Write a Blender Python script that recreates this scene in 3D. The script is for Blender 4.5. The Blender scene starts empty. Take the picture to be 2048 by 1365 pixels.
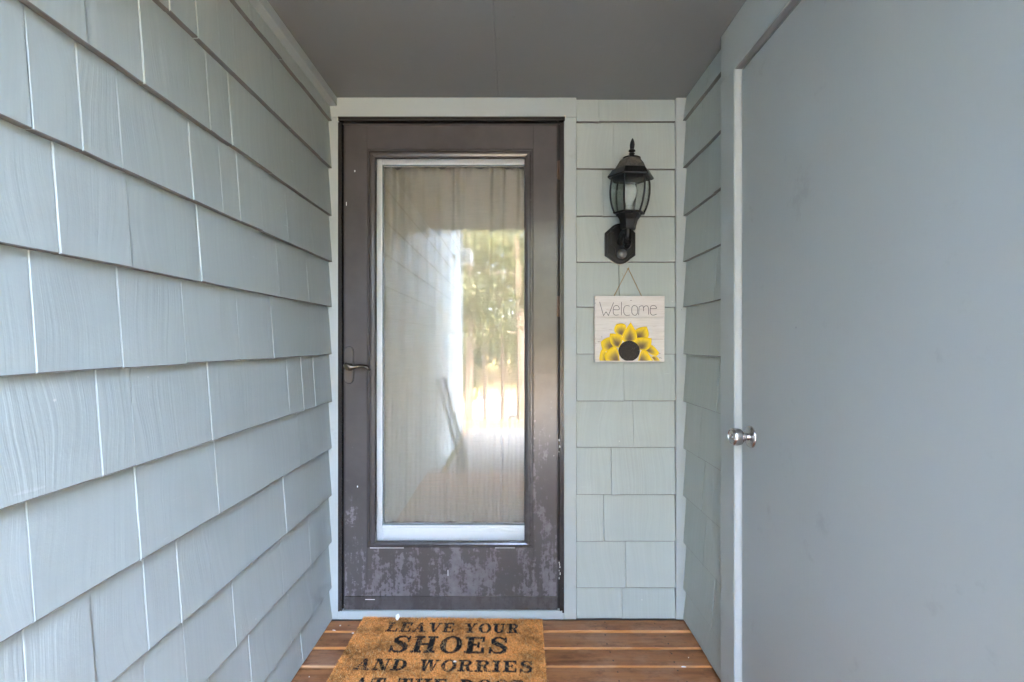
import bpy, bmesh, math, random
import numpy as np
from mathutils import Vector, Matrix

random.seed(7)
rng = np.random.default_rng(7)
R = math.radians
scene = bpy.context.scene
C = scene.collection

# ------------------------------------------------------------------ camera
F, D, EYE = 930.0, 1.958, 1.168            # focal length in photo pixels, distance of the door wall, eye height
cam_data = bpy.data.cameras.new('camera')
cam_data.lens = 36.0 * F / 2048.0
cam_data.sensor_width = 36.0
cam_data.shift_x = 1.0 / 2048.0
cam_data.shift_y = 2.5 / 2048.0
cam_data.clip_start = 0.02
cam_data.clip_end = 500
cam = bpy.data.objects.new('camera', cam_data)
cam.location = (0, 0, EYE)
cam.rotation_euler = (R(90), 0, 0)
C.objects.link(cam)
scene.camera = cam

# ------------------------------------------------------------------ world, sun, exposure
SUN_EL, SUN_AZ = 58.0, 14.0               # azimuth measured from +Y (behind the house) towards +X
world = bpy.data.worlds.new("World")
scene.world = world
world.use_nodes = True
wn = world.node_tree
for n in list(wn.nodes): wn.nodes.remove(n)
sky = wn.nodes.new('ShaderNodeTexSky')
sky.sky_type = 'NISHITA'
sky.sun_disc = False
sky.sun_elevation = R(SUN_EL)
sky.sun_rotation = R(SUN_AZ)
sky.air_density = 0.7
sky.dust_density = 6.5
sky.ozone_density = 0.15
bg = wn.nodes.new('ShaderNodeBackground')
bg.inputs['Strength'].default_value = 0.15
wo = wn.nodes.new('ShaderNodeOutputWorld')
wn.links.new(sky.outputs[0], bg.inputs[0])
wn.links.new(bg.outputs[0], wo.inputs[0])
sun_data = bpy.data.lights.new('sun', 'SUN')
sun_data.energy = 0.5
sun_data.angle = R(10)
sun_data.color = (1.0, 0.95, 0.87)
sun = bpy.data.objects.new('sun', sun_data)
sd = Vector((math.sin(R(SUN_AZ)) * math.cos(R(SUN_EL)), math.cos(R(SUN_AZ)) * math.cos(R(SUN_EL)), math.sin(R(SUN_EL))))
sun.rotation_euler = sd.to_track_quat('Z', 'Y').to_euler()
sun.location = (0, 0, 20)
C.objects.link(sun)
scene.view_settings.view_transform = 'Standard'
scene.view_settings.look = 'None'
scene.view_settings.exposure = 7.95
scene.view_settings.gamma = 1.0
scene.render.engine = 'CYCLES'
scene.cycles.max_bounces = 10
scene.cycles.diffuse_bounces = 6
scene.cycles.glossy_bounces = 5
scene.cycles.transparent_max_bounces = 24
scene.cycles.use_denoising = True
scene.cycles.denoising_prefilter = 'ACCURATE'
scene.cycles.sample_clamp_indirect = 6.0
scene.cycles.caustics_reflective = False
scene.cycles.caustics_refractive = False


# ------------------------------------------------------------------ helpers
def PX(px, Y):
    return (px - 1023.0) * Y / F

def PZ(py, Y):
    return EYE + (685.0 - py) * Y / F

def tag(o, label=None, cat=None, group=None, kind=None):
    if label: o['label'] = label
    if cat: o['category'] = cat
    if group: o['group'] = group
    if kind: o['kind'] = kind
    return o

def empty(name, loc=(0, 0, 0), label=None, cat=None, group=None, kind=None):
    o = bpy.data.objects.new(name, None)
    o.location = loc
    o.empty_display_size = 0.1
    C.objects.link(o)
    return tag(o, label, cat, group, kind)

def link_mesh(name, me, mats, parent=None):
    o = bpy.data.objects.new(name, me)
    C.objects.link(o)
    if mats is not None:
        for m in (mats if isinstance(mats, (list, tuple)) else [mats]):
            me.materials.append(m)
    if parent is not None:
        o.parent = parent
        o.matrix_parent_inverse = Matrix.Translation(-parent.location)
    return o

class MB:
    def __init__(self):
        self.v, self.f, self.m = [], [], []
    def add(self, verts, faces, mi=0, mat=None):
        b = len(self.v)
        for p in verts:
            self.v.append(tuple(mat @ Vector(p)) if mat is not None else tuple(p))
        for f in faces:
            self.f.append(tuple(b + i for i in f))
            self.m.append(mi)
        return self
    def box(self, x0, x1, y0, y1, z0, z1, mi=0, mat=None):
        v = [(x0, y0, z0), (x1, y0, z0), (x1, y1, z0), (x0, y1, z0), (x0, y0, z1), (x1, y0, z1), (x1, y1, z1), (x0, y1, z1)]
        f = [(3, 2, 1, 0), (4, 5, 6, 7), (0, 1, 5, 4), (1, 2, 6, 5), (2, 3, 7, 6), (3, 0, 4, 7)]
        return self.add(v, f, mi, mat)
    def lathe(self, prof, n=24, mat=None, phase=0.0, mi=0, cap=True):
        """prof: list of (radius, height) about local Z"""
        v = []
        for (r, h) in prof:
            for k in range(n):
                a = phase + 2 * math.pi * k / n
                v.append((r * math.cos(a), r * math.sin(a), h))
        f = []
        for i in range(len(prof) - 1):
            for k in range(n):
                a, b = i * n + k, i * n + (k + 1) % n
                f.append((a, b, b + n, a + n))
        if cap:
            f.append(tuple(reversed(range(n))))
            f.append(tuple((len(prof) - 1) * n + k for k in range(n)))
        return self.add(v, f, mi, mat)
    def tube(self, pts, rad, n=10, mi=0, flat=None):
        pts = [Vector(p) for p in pts]
        if not isinstance(rad, (list, tuple)): rad = [rad] * len(pts)
        v, f = [], []
        up = None
        for i, p in enumerate(pts):
            t = (pts[min(i + 1, len(pts) - 1)] - pts[max(i - 1, 0)]).normalized()
            if up is None:
                up = Vector((0, 0, 1)) if abs(t.z) < 0.9 else Vector((1, 0, 0))
            s = t.cross(up).normalized()
            up = s.cross(t).normalized()
            r = rad[i]
            ra, rb = (r if isinstance(r, tuple) else (r, r))
            for k in range(n):
                a = 2 * math.pi * k / n
                v.append(p + s * math.cos(a) * ra + up * math.sin(a) * rb)
        for i in range(len(pts) - 1):
            for k in range(n):
                a, b = i * n + k, i * n + (k + 1) % n
                f.append((a, b, b + n, a + n))
        f.append(tuple(reversed(range(n))))
        f.append(tuple((len(pts) - 1) * n + k for k in range(n)))
        return self.add(v, f, mi)
    def prism(self, outline, y0, y1, mi=0, mat=None):
        """outline in XZ, extruded along Y"""
        n = len(outline)
        v = [(x, y0, z) for x, z in outline] + [(x, y1, z) for x, z in outline]
        f = [tuple(range(n)), tuple(reversed(range(n, 2 * n)))]
        for k in range(n):
            j = (k + 1) % n
            f.append((k, k + n, j + n, j))
        return self.add(v, f, mi, mat)
    def build(self, name, mat, parent=None, bevel=0.0, smooth=False, segs=2):
        me = bpy.data.meshes.new(name)
        me.from_pydata(self.v, [], self.f)
        me.polygons.foreach_set('material_index', self.m)
        bm = bmesh.new(); bm.from_mesh(me)
        bmesh.ops.recalc_face_normals(bm, faces=bm.faces)
        if bevel > 0:
            es = [e for e in bm.edges if len(e.link_faces) == 2 and e.calc_face_angle(0) > R(35)]
            bmesh.ops.bevel(bm, geom=es, offset=bevel, segments=segs, affect='EDGES', profile=0.6, clamp_overlap=True)
        bm.to_mesh(me); bm.free()
        if smooth:
            me.polygons.foreach_set('use_smooth', [True] * len(me.polygons))
            try: me.set_sharp_from_angle(angle=R(38))
            except Exception: pass
        me.update()
        return link_mesh(name, me, mat, parent)

# ------------------------------------------------------------------ materials
class NT:
    def __init__(self, name):
        self.mat = bpy.data.materials.new(name)
        self.mat.use_nodes = True
        self.t = self.mat.node_tree
        for n in list(self.t.nodes): self.t.nodes.remove(n)
        self.out = self.t.nodes.new('ShaderNodeOutputMaterial')
        self.bsdf = self.t.nodes.new('ShaderNodeBsdfPrincipled')
        self.t.links.new(self.bsdf.outputs[0], self.out.inputs[0])
    def n(self, typ, **kw):
        nd = self.t.nodes.new(typ)
        for k, v in kw.items():
            if k.startswith('i_'):
                key = k[2:]
                key = int(key) if key.isdigit() else key.replace('_', ' ')
                nd.inputs[key].default_value = v
            else: setattr(nd, k, v)
        return nd
    def l(self, a, b): self.t.links.new(a, b)
    def math(self, op, a, b=None, clamp=False):
        nd = self.t.nodes.new('ShaderNodeMath'); nd.operation = op; nd.use_clamp = clamp
        for i, x in enumerate((a, b)):
            if x is None: continue
            if isinstance(x, (int, float)): nd.inputs[i].default_value = x
            else: self.l(x, nd.inputs[i])
        return nd.outputs[0]
    def noise(self, vec, scale, detail=3, rough=0.5, w=None, dist=0.0):
        nd = self.t.nodes.new('ShaderNodeTexNoise')
        if w is not None:
            nd.noise_dimensions = '4D'; self.l(w, nd.inputs['W'])
        nd.inputs['Scale'].default_value = scale
        nd.inputs['Detail'].default_value = detail
        nd.inputs['Roughness'].default_value = rough
        nd.inputs['Distortion'].default_value = dist
        if vec is not None: self.l(vec, nd.inputs['Vector'])
        return nd.outputs['Fac']
    def scale(self, vec, s):
        nd = self.t.nodes.new('ShaderNodeMapping')
        nd.inputs['Scale'].default_value = s
        self.l(vec, nd.inputs['Vector'])
        return nd.outputs[0]
    def ramp(self, fac, stops):
        nd = self.t.nodes.new('ShaderNodeValToRGB')
        el = nd.color_ramp.elements
        while len(el) < len(stops): el.new(0.5)
        for e, (p, c) in zip(el, stops):
            e.position = p
            e.color = (c[0], c[1], c[2], 1) if isinstance(c, (tuple, list)) else (c, c, c, 1)
        self.l(fac, nd.inputs[0])
        return nd.outputs[0]
    def mix(self, fac, a, b, mode='MIX'):
        nd = self.t.nodes.new('ShaderNodeMix'); nd.data_type = 'RGBA'; nd.blend_type = mode
        for s, x in ((0, fac), (6, a), (7, b)):
            if isinstance(x, (int, float)): nd.inputs[s].default_value = x
            elif isinstance(x, (tuple, list)): nd.inputs[s].default_value = (x[0], x[1], x[2], 1)
            else: self.l(x, nd.inputs[s])
        return nd.outputs[2]
    def bump(self, h, strength=0.3, dist=0.002, prev=None):
        nd = self.t.nodes.new('ShaderNodeBump')
        nd.inputs['Strength'].default_value = strength
        nd.inputs['Distance'].default_value = dist
        self.l(h, nd.inputs['Height'])
        if prev is not None: self.l(prev, nd.inputs['Normal'])
        return nd.outputs[0]
    def obj(self):
        return self.t.nodes.new('ShaderNodeTexCoord').outputs['Object']
    def pos(self):
        return self.t.nodes.new('ShaderNodeNewGeometry').outputs['Position']
    def uv(self):
        return self.t.nodes.new('ShaderNodeTexCoord').outputs['UV']
    def rand(self):
        return self.t.nodes.new('ShaderNodeObjectInfo').outputs['Random']
    def set(self, **kw):
        names = dict(color='Base Color', rough='Roughness', metal='Metallic', normal='Normal', spec='Specular IOR Level', coat='Coat Weight')
        for k, v in kw.items():
            s = self.bsdf.inputs[names[k]]
            if isinstance(v, (int, float)): s.default_value = v
            elif isinstance(v, (tuple, list)): s.default_value = (v[0], v[1], v[2], 1)
            else: self.l(v, s)
        return self.mat

def shingle_paint(name, col, bump=0.4):
    m = NT(name)
    uv = m.uv(); r = m.rand()
    rw = m.math('MULTIPLY', r, 37.0)
    low = m.noise(m.scale(uv, (5.0, 3.2, 1)), 1.0, 1, 0.4, rw)
    sep = m.n('ShaderNodeSeparateXYZ'); m.l(uv, sep.inputs[0])
    du = m.math('MULTIPLY', m.math('SUBTRACT', low, 0.5), 0.11)
    u2 = m.math('ADD', sep.outputs[0], du)
    cmb = m.n('ShaderNodeCombineXYZ')
    m.l(m.math('MULTIPLY', u2, 1.0), cmb.inputs[0]); m.l(sep.outputs[1], cmb.inputs[1])
    g1 = m.noise(m.scale(cmb.outputs[0], (105.0, 1.6, 1)), 1.0, 2, 0.55, rw)
    g2 = m.noise(m.scale(cmb.outputs[0], (330.0, 9.0, 1)), 1.0, 2, 0.5, rw)
    # how strongly this shingle is combed
    amp = m.noise(m.scale(uv, (2.3, 2.0, 1)), 1.0, 1, 0.5, rw)
    amp = m.math('MULTIPLY', m.math('SUBTRACT', amp, 0.22), 2.0, True)
    h = m.math('ADD', m.math('MULTIPLY', g1, 1.0), m.math('MULTIPLY', g2, 0.3))
    h = m.math('MULTIPLY', h, amp)
    fine = m.noise(m.scale(uv, (170, 170, 1)), 1.0, 3, 0.6, rw)
    h = m.math('ADD', h, m.math('MULTIPLY', fine, 0.14))
    soft = m.noise(m.scale(uv, (14, 9, 1)), 1.0, 3, 0.5, rw)
    h = m.math('ADD', h, m.math('MULTIPLY', soft, 0.7))
    nrm = m.bump(h, bump, 0.0032)
    # pigment: slight unevenness between shingles, brushed streaks, scuffs and grime
    c = m.mix(m.math('MULTIPLY', m.math('SUBTRACT', r, 0.5), 0.5), col, tuple(x * 0.84 for x in col))
    c = m.mix(m.math('MULTIPLY', r, 0.55), col, tuple(x * k for x, k in zip(col, (0.90, 0.92, 0.91))))
    streak = m.ramp(g1, [(0.36, 0.0), (0.7, 1.0)])
    c = m.mix(m.math('MULTIPLY', streak, 0.26), c, tuple(min(1, x * 1.22) for x in col))
    p = m.pos()
    grime = m.noise(m.scale(p, (2.3, 2.3, 3.5)), 1.0, 5, 0.62)
    c = m.mix(m.math('MULTIPLY', m.ramp(grime, [(0.52, 0.0), (0.78, 1.0)]), 0.22), c, (0.27, 0.27, 0.25))
    sc = m.noise(m.scale(p, (7, 9, 90)), 1.0, 3, 0.6)
    sc2 = m.noise(m.scale(p, (3, 3, 3)), 1.0, 2, 0.5)
    msk = m.math('MULTIPLY', m.ramp(sc, [(0.69, 0.0), (0.73, 1.0)]), m.ramp(sc2, [(0.52, 0.0), (0.6, 1.0)]))
    c = m.mix(m.math('MULTIPLY', msk, 0.35), c, (0.62, 0.64, 0.63))
    vor = m.n('ShaderNodeTexVoronoi', i_Scale=9.0); m.l(p, vor.inputs['Vector'])
    spk = m.math('LESS_THAN', vor.outputs['Distance'], 0.022)
    c = m.mix(m.math('MULTIPLY', spk, 0.6), c, (0.7, 0.68, 0.62))
    return m.set(color=c, rough=0.5, normal=nrm, spec=0.32)

PAINT = (0.398, 0.432, 0.405)
M = {}
M['shingle'] = shingle_paint('shingle_paint', PAINT)

def flat_paint(name, col, rough=0.5, axis=(3, 60, 60), b=0.3, spec=0.35, var=0.1, dirt=(0.2, 0.18, 0.16), dirt_amt=0.2):
    m = NT(name)
    p = m.pos()
    g = m.noise(m.scale(p, axis), 1.0, 4, 0.6)
    f = m.noise(p, 260.0, 3, 0.6)
    s = m.noise(p, 2.2, 4, 0.6)
    h = m.math('ADD', m.math('MULTIPLY', g, 1.0), m.math('MULTIPLY', f, 0.25))
    c = m.mix(m.math('MULTIPLY', m.ramp(s, [(0.35, 0.0), (0.75, 1.0)]), var * 3), col, tuple(x * (1 - var) for x in col))
    d = m.noise(p, 9.0, 6, 0.7)
    c = m.mix(m.math('MULTIPLY', m.ramp(d, [(0.62, 0.0), (0.72, 1.0)]), dirt_amt), c, dirt)
    sc1 = m.noise(m.scale(p, (5, 6, 130)), 1.0, 4, 0.65, dist=0.4); sc2 = m.noise(p, 2.7, 2, 0.5)
    sc = m.math('MULTIPLY', m.ramp(sc1, [(0.70, 0.0), (0.74, 1.0)]), m.ramp(sc2, [(0.5, 0.0), (0.58, 1.0)]))
    c = m.mix(m.math('MULTIPLY', sc, 0.22), c, tuple(min(1, x * 1.7) for x in col))
    vo = m.n('ShaderNodeTexVoronoi', i_Scale=7.0); m.l(p, vo.inputs['Vector'])
    c = m.mix(m.math('MULTIPLY', m.math('LESS_THAN', vo.outputs['Distance'], 0.02), 0.6), c, tuple(x * 0.55 for x in col))
    return m.set(color=c, rough=rough, normal=m.bump(h, b, 0.0012), spec=spec)

TRIM = (0.40, 0.432, 0.42)
M['butt'] = flat_paint('shaded_shingle_butt', (0.175, 0.165, 0.150), b=0.5)  # dark colour paints in the shade and shadow line under each course
M['trim_v'] = flat_paint('trim_paint_upright', TRIM, axis=(95, 95, 4), b=0.5)
M['trim_h'] = flat_paint('trim_paint_level', TRIM, axis=(3, 40, 150), b=0.8)
M['door_paint'] = flat_paint('storage_door_paint', (0.36, 0.388, 0.385), axis=(30, 120, 9), b=0.22, rough=0.40, var=0.11, dirt=(0.23, 0.24, 0.24), dirt_amt=0.3)
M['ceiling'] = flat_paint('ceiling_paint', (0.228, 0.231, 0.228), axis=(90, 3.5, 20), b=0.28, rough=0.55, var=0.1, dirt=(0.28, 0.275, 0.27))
M['white_vinyl'] = flat_paint('white_painted_metal', (0.80, 0.82, 0.82), axis=(2, 50, 50), b=0.05, rough=0.35, var=0.03, dirt=(0.5, 0.5, 0.48), dirt_amt=0.12)
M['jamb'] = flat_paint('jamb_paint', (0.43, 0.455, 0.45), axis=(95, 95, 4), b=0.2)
M['backing'] = flat_paint('dark_sheathing', (0.12, 0.12, 0.11), b=0.1)
M['caulk'] = flat_paint('old_caulk', (0.62, 0.57, 0.44), b=0.4)

def bronze(name, wear, k=1.0):
    m = NT(name)
    p = m.pos()
    sep = m.n('ShaderNodeSeparateXYZ'); m.l(p, sep.inputs[0])
    base = m.mix(m.ramp(m.noise(p, 5.0, 5, 0.65), [(0.3, 0.0), (0.7, 1.0)]), tuple(x * k for x in (0.072, 0.064, 0.062)), tuple(x * k for x in (0.092, 0.082, 0.079)))
    # chalky bloom with drips and rubbed-off spots, thickest on the kick panel
    big = m.noise(m.scale(p, (7, 7, 3.0)), 1.0, 6, 0.68, dist=0.6)
    drip = m.noise(m.scale(p, (34, 34, 3.2)), 1.0, 4, 0.65)
    spot = m.noise(p, 55.0, 5, 0.7)
    low = m.n('ShaderNodeMapRange'); m.l(sep.outputs[2], low.inputs[0])
    low.inputs[1].default_value = 1.5; low.inputs[2].default_value = 0.25
    low.inputs[3].default_value = -0.13; low.inputs[4].default_value = 0.078
    s = m.math('ADD', m.math('MULTIPLY', big, 0.42), m.math('MULTIPLY', drip, 0.28))
    s = m.math('ADD', s, m.math('MULTIPLY', spot, 0.30))
    s = m.math('ADD', s, low.outputs[0])
    mask = m.ramp(s, [(0.555, 0.0), (0.60, 0.75), (0.70, 1.0)])
    mott = m.noise(p, 26.0, 6, 0.7)
    chalk = m.mix(m.ramp(mott, [(0.35, 0.0), (0.68, 1.0)]), (0.130, 0.115, 0.122), (0.215, 0.196, 0.210))
    c = m.mix(m.math('MULTIPLY', mask, wear), base, chalk)
    vor = m.n('ShaderNodeTexVoronoi', i_Scale=14.0); m.l(p, vor.inputs['Vector'])
    sp = m.math('LESS_THAN', vor.outputs['Distance'], 0.035)
    sp = m.math('MULTIPLY', sp, m.ramp(m.noise(p, 3.0, 2, 0.5), [(0.5, 0.0), (0.6, 1.0)]))
    c = m.mix(m.math('MULTIPLY', sp, 0.8), c, (0.5, 0.49, 0.45))
    rough = m.math('ADD', m.math('MULTIPLY', mask, 0.18 * wear), 0.20)
    return m.set(color=c, rough=rough, spec=0.5)
M['bronze'] = bronze('brown_storm_door_paint', 0.82)
M['bronze_trim'] = bronze('brown_storm_door_trim', 0.25, 0.75)
M['bronze_frame'] = bronze('dark_storm_door_frame', 0.12, 0.42)

def simple(name, col, rough=0.5, metal=0.0, b=0.0, bs=80.0, spec=0.5):
    m = NT(name)
    if b:
        p = m.pos()
        return m.set(color=m.mix(m.noise(p, 12.0, 4, 0.6), col, tuple(x * 0.8 for x in col)), rough=rough, metal=metal, normal=m.bump(m.noise(p, bs, 3, 0.6), b, 0.001), spec=spec)
    return m.set(color=col, rough=rough, metal=metal, spec=spec)
M['rubber'] = simple('black_weatherstrip', (0.008, 0.008, 0.008), 0.7)
M['lamp_black'] = simple('black_cast_metal', (0.007, 0.0068, 0.0072), 0.38, 0.0, 0.15, 190, 0.28)
def weathered():
    m = NT('weathered_black_metal')
    p = m.pos()
    g = m.n('ShaderNodeNewGeometry')
    n = m.noise(p, 60.0, 5, 0.7)
    c = m.mix(m.ramp(n, [(0.35, 0.0), (0.65, 1.0)]), (0.035, 0.031, 0.027), (0.12, 0.105, 0.085))
    return m.set(color=c, rough=0.62, normal=m.bump(n, 0.3, 0.001))
M['lamp_weathered'] = weathered()
M['bulb'] = simple('frosted_bulb', (0.52, 0.54, 0.54), 0.12)
M['satin_nickel'] = simple('satin_nickel', (0.56, 0.52, 0.50), 0.27, 1.0)
M['polished_steel'] = simple('polished_steel', (0.72, 0.70, 0.67), 0.12, 1.0)
M['dark_hole'] = simple('dark_keyway', (0.02, 0.02, 0.02), 0.6)
M['aged_brass'] = simple('aged_bronze_lever', (0.095, 0.082, 0.062), 0.25, 0.7, 0.1, 100)
M['escutcheon'] = simple('brown_escutcheon', (0.085, 0.073, 0.064), 0.32, 0.2, 0.15, 120)
M['sensor'] = simple('smoked_sensor_lens', (0.10, 0.10, 0.10), 0.12, 0.0, 0.0, 80, 0.8)
M['chip'] = simple('white_paint_flake', (0.82, 0.82, 0.80), 0.6)
M['rust'] = simple('rusty_hinge', (0.10, 0.055, 0.035), 0.6, 0.3, 0.4, 160)

def glass(name, f0, tint=(1, 1, 1), rough=0.0):
    m = NT(name)
    m.t.nodes.remove(m.bsdf)
    lw = m.n('ShaderNodeLayerWeight', i_Blend=0.5)
    f5 = m.math('POWER', lw.outputs['Facing'], 5.0)
    f = m.math('ADD', m.math('MULTIPLY', f5, 1 - f0), f0)
    tr = m.n('ShaderNodeBsdfTransparent'); tr.inputs[0].default_value = (*tint, 1)
    gl = m.n('ShaderNodeBsdfGlossy'); gl.inputs['Roughness'].default_value = rough
    gl.inputs[0].default_value = (1, 1, 1, 1)
    mx = m.n('ShaderNodeMixShader')
    m.l(f, mx.inputs[0]); m.l(tr.outputs[0], mx.inputs[1]); m.l(gl.outputs[0], mx.inputs[2])
    m.l(mx.outputs[0], m.out.inputs[0])
    return m.mat
M['pane'] = glass('storm_glass', 0.040, (0.99, 0.99, 0.985))
M['inner_pane'] = glass('inner_glass', 0.024, (0.99, 0.99, 0.985))
M['lamp_glass'] = glass('lantern_glass', 0.06, (0.93, 0.94, 0.92))

def fabric():
    m = NT('linen_curtain')
    uv = m.uv()
    wx = m.noise(m.scale(uv, (900, 26, 1)), 1.0, 2, 0.6)
    wy = m.noise(m.scale(uv, (40, 900, 1)), 1.0, 2, 0.6)
    slub = m.noise(m.scale(uv, (10, 320, 1)), 1.0, 3, 0.65)
    h = m.math('ADD', wx, wy)
    wr = m.noise(m.scale(uv, (11, 5, 1)), 1.0, 4, 0.6, dist=0.8)
    c = m.mix(m.ramp(slub, [(0.2, 0.0), (0.8, 1.0)]), (0.272, 0.250, 0.203), (0.342, 0.316, 0.260))
    c = m.mix(m.math('MULTIPLY', m.ramp(wx, [(0.3, 0.0), (0.7, 1.0)]), 0.3), c, (0.27, 0.25, 0.225))
    n1 = m.bump(h, 0.22, 0.0005)
    n2 = m.bump(m.math('ADD', wr, m.math('MULTIPLY', slub, 0.15)), 0.5, 0.012, n1)
    return m.set(color=c, rough=0.9, normal=n2, spec=0.1)
M['linen'] = fabric()

def wood(name, c0, c1, c2, rough=0.5, along=(2.2, 30, 30), knots=True, wear=0.5):
    m = NT(name)
    p = m.pos(); r = m.rand()
    rw = m.math('MULTIPLY', r, 50.0)
    g = m.noise(m.scale(p, along), 1.0, 5, 0.65, rw, 0.8)
    st = m.noise(m.scale(p, tuple(a * 5 for a in along)), 1.0, 3, 0.6, rw)
    pat = m.noise(m.scale(p, (5, 9, 9)), 1.0, 5, 0.65, rw)
    c = m.mix(m.ramp(g, [(0.3, 0.0), (0.7, 1.0)]), c0, c1)
    c = m.mix(m.math('MULTIPLY', m.ramp(pat, [(0.46, 0.0), (0.66, 1.0)]), wear), c, c2)
    if knots:
        vor = m.n('ShaderNodeTexVoronoi', i_Scale=1.0); m.l(m.scale(p, (3.4, 10, 10)), vor.inputs['Vector'])
        k = m.ramp(vor.outputs['Distance'], [(0.03, 1.0), (0.11, 0.0)])
        c = m.mix(m.math('MULTIPLY', k, 0.75), c, tuple(x * 0.3 for x in c0))
        bl = m.noise(m.scale(p, (9, 22, 22)), 1.0, 6, 0.75, rw)
        c = m.mix(m.math('MULTIPLY', m.ramp(bl, [(0.50, 0.0), (0.66, 1.0)]), 0.6), c, tuple(x * 0.45 for x in c0))
        sp = m.noise(p, 70.0, 2, 0.5, rw)
        c = m.mix(m.math('MULTIPLY', m.ramp(sp, [(0.70, 0.0), (0.74, 1.0)]), 0.7), c, tuple(x * 0.3 for x in c0))
    h = m.math('ADD', m.math('MULTIPLY', g, 0.8), m.math('MULTIPLY', st, 0.6))
    rg = m.math('ADD', m.math('MULTIPLY', pat, 0.3), rough - 0.12)
    return m.set(color=c, rough=rg, normal=m.bump(h, 0.55, 0.0015), spec=0.4)
M['deck'] = wood('stained_deck_wood', (0.175, 0.060, 0.020), (0.40, 0.168, 0.062), (0.38, 0.235, 0.155))
M['deck_edge'] = wood('orange_deck_edge', (0.50, 0.20, 0.055), (0.66, 0.30, 0.09), (0.62, 0.42, 0.24), knots=False)
M['grey_wood'] = wood('weathered_grey_wood', (0.22, 0.20, 0.18), (0.32, 0.30, 0.27), (0.16, 0.14, 0.12))

# ------------------------------------------------------------------ setting: house mass around the porch
mb = MB()
mb.box(0.775, 3.4, -1.95, 3.2, -0.6, 5.6)  # right block, lengthened out of view to block sky light from the side
mb.box(-0.80, 0.774, -0.335, 3.2, 2.216, 5.6)
mb.box(-5.0, -0.801, -3.03, 3.2, -0.6, 5.6)
mb.box(-0.80, 0.774, 2.62, 3.2, -0.6, 2.215)
mb.box(-0.80, 0.774, 1.99, 2.619, -0.6, 0.0)
house = mb.build('house', M['backing'])
tag(house, 'grey house mass that the porch recess is cut into', 'house')
sky_blocker_eave = MB().box(-0.80, -0.28, -3.35, -0.34, 3.02, 3.16).box(-1.2, -0.8, -3.35, -3.031, 3.02, 3.16).build('sky_blocker_eave', M['trim_h'], house, 0.004)  # unseen overhang, added to keep sky light off the outer left wall

CEIL = PZ(196, D)
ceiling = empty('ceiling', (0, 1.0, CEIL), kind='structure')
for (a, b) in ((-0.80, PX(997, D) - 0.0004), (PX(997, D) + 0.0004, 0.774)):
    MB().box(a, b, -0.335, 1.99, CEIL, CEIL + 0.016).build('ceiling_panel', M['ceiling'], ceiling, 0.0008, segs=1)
# nail heads pressed into the ceiling panels
nb = MB()
for (px, py) in ((370, 74), (440, 234), (358, 258), (290, 96), (848, 132), (850, 242), (1250, 20), (1200, 192), (1528, 178), (708, 187), (835, 242), (900, 60), (1000, 290)):
    ix, iy = 500 + px / 1.7067, py / 1.7067
    Y = F * (CEIL - EYE) / (685 - iy)
    nb.lathe([(0.0040, 0), (0.0040, 0.0012), (0.001, 0.0018)], 8, Matrix.Translation((PX(ix, Y), Y, CEIL - 0.0014)))
o = nb.build('nail_head', M['ceiling'], ceiling); o['kind'] = 'stuff'

# ------------------------------------------------------------------ shingles
def shingle(name, parent, mapf, s0, s1, zb, zt, off=0.0, tilt=0.0, thick=0.0145, slopew=0.0145, mir=False):
    """mapf(s, n, z) -> world. s along wall, n outward, z up"""
    bv = 0.0012
    over = 0.028
    ncol = max(2, int((s1 - s0) / 0.06))
    ss = [s0, s0 + bv] + [s0 + bv + (s1 - s0 - 2 * bv) * k / ncol for k in range(1, ncol)] + [s1 - bv, s1]
    wob = [random.uniform(-0.0006, 0.0006) for _ in ss]
    cup = random.uniform(-0.0012, 0.0010)
    H = zt - zb
    rows = []   # (n, z, inset flag)
    verts, uvs = [], []
    nrow = 7
    for i, s in enumerate(ss):
        edge = (i == 0 or i == len(ss) - 1)
        q = (s - s0) / (s1 - s0)
        cu = cup * (1 - (2 * q - 1) ** 2)
        tl = tilt * (q - 0.5)
        z0 = zb + wob[i] + tl
        e = bv if edge else 0.0
        col = [(-thick - slopew * 0, z0 + 0.0),               # back bottom
               (-bv - e + cu, z0 + 0.0),
               (-bv * 0.3 - e + cu, z0 + bv * 0.5),
               (-e + cu, z0 + bv * 1.6),
               (-e + cu - slopew * 0.5, z0 + H * 0.5),
               (-e - slopew * (1 + over / H), zb + H + over),
               (-slopew * (1 + over / H) - 0.0035, zb + H + over)]
        for (n, z) in col:
            verts.append(mapf(s, n + off, z)); uvs.append((s, z))
    faces = []
    for i in range(len(ss) - 1):
        a, b = i * nrow, (i + 1) * nrow
        for k in range(nrow - 1):
            faces.append((a + k, b + k, b + k + 1, a + k + 1))
        faces.append((a + nrow - 1, b + nrow - 1, b, a))
    faces.append(tuple(range(nrow)))
    faces.append(tuple(reversed(range((len(ss) - 1) * nrow, len(ss) * nrow))))
    if mir: faces = [tuple(reversed(f)) for f in faces]
    me = bpy.data.meshes.new(name)
    me.from_pydata(verts, [], faces)
    mi = ([1, 1, 1] + [0] * (nrow - 3)) * (len(ss) - 1) + [0, 0]  # underside and lower lip take the painted shadow-line colour
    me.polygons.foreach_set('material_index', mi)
    ul = me.uv_layers.new(name='UVMap')
    li = np.empty(len(me.loops), dtype=np.int32); me.loops.foreach_get('vertex_index', li)
    ul.data.foreach_set('uv', np.array(uvs, dtype=np.float32)[li].ravel())
    me.update()
    return link_mesh(name, me, [M['shingle'], M['butt']], parent)

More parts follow.
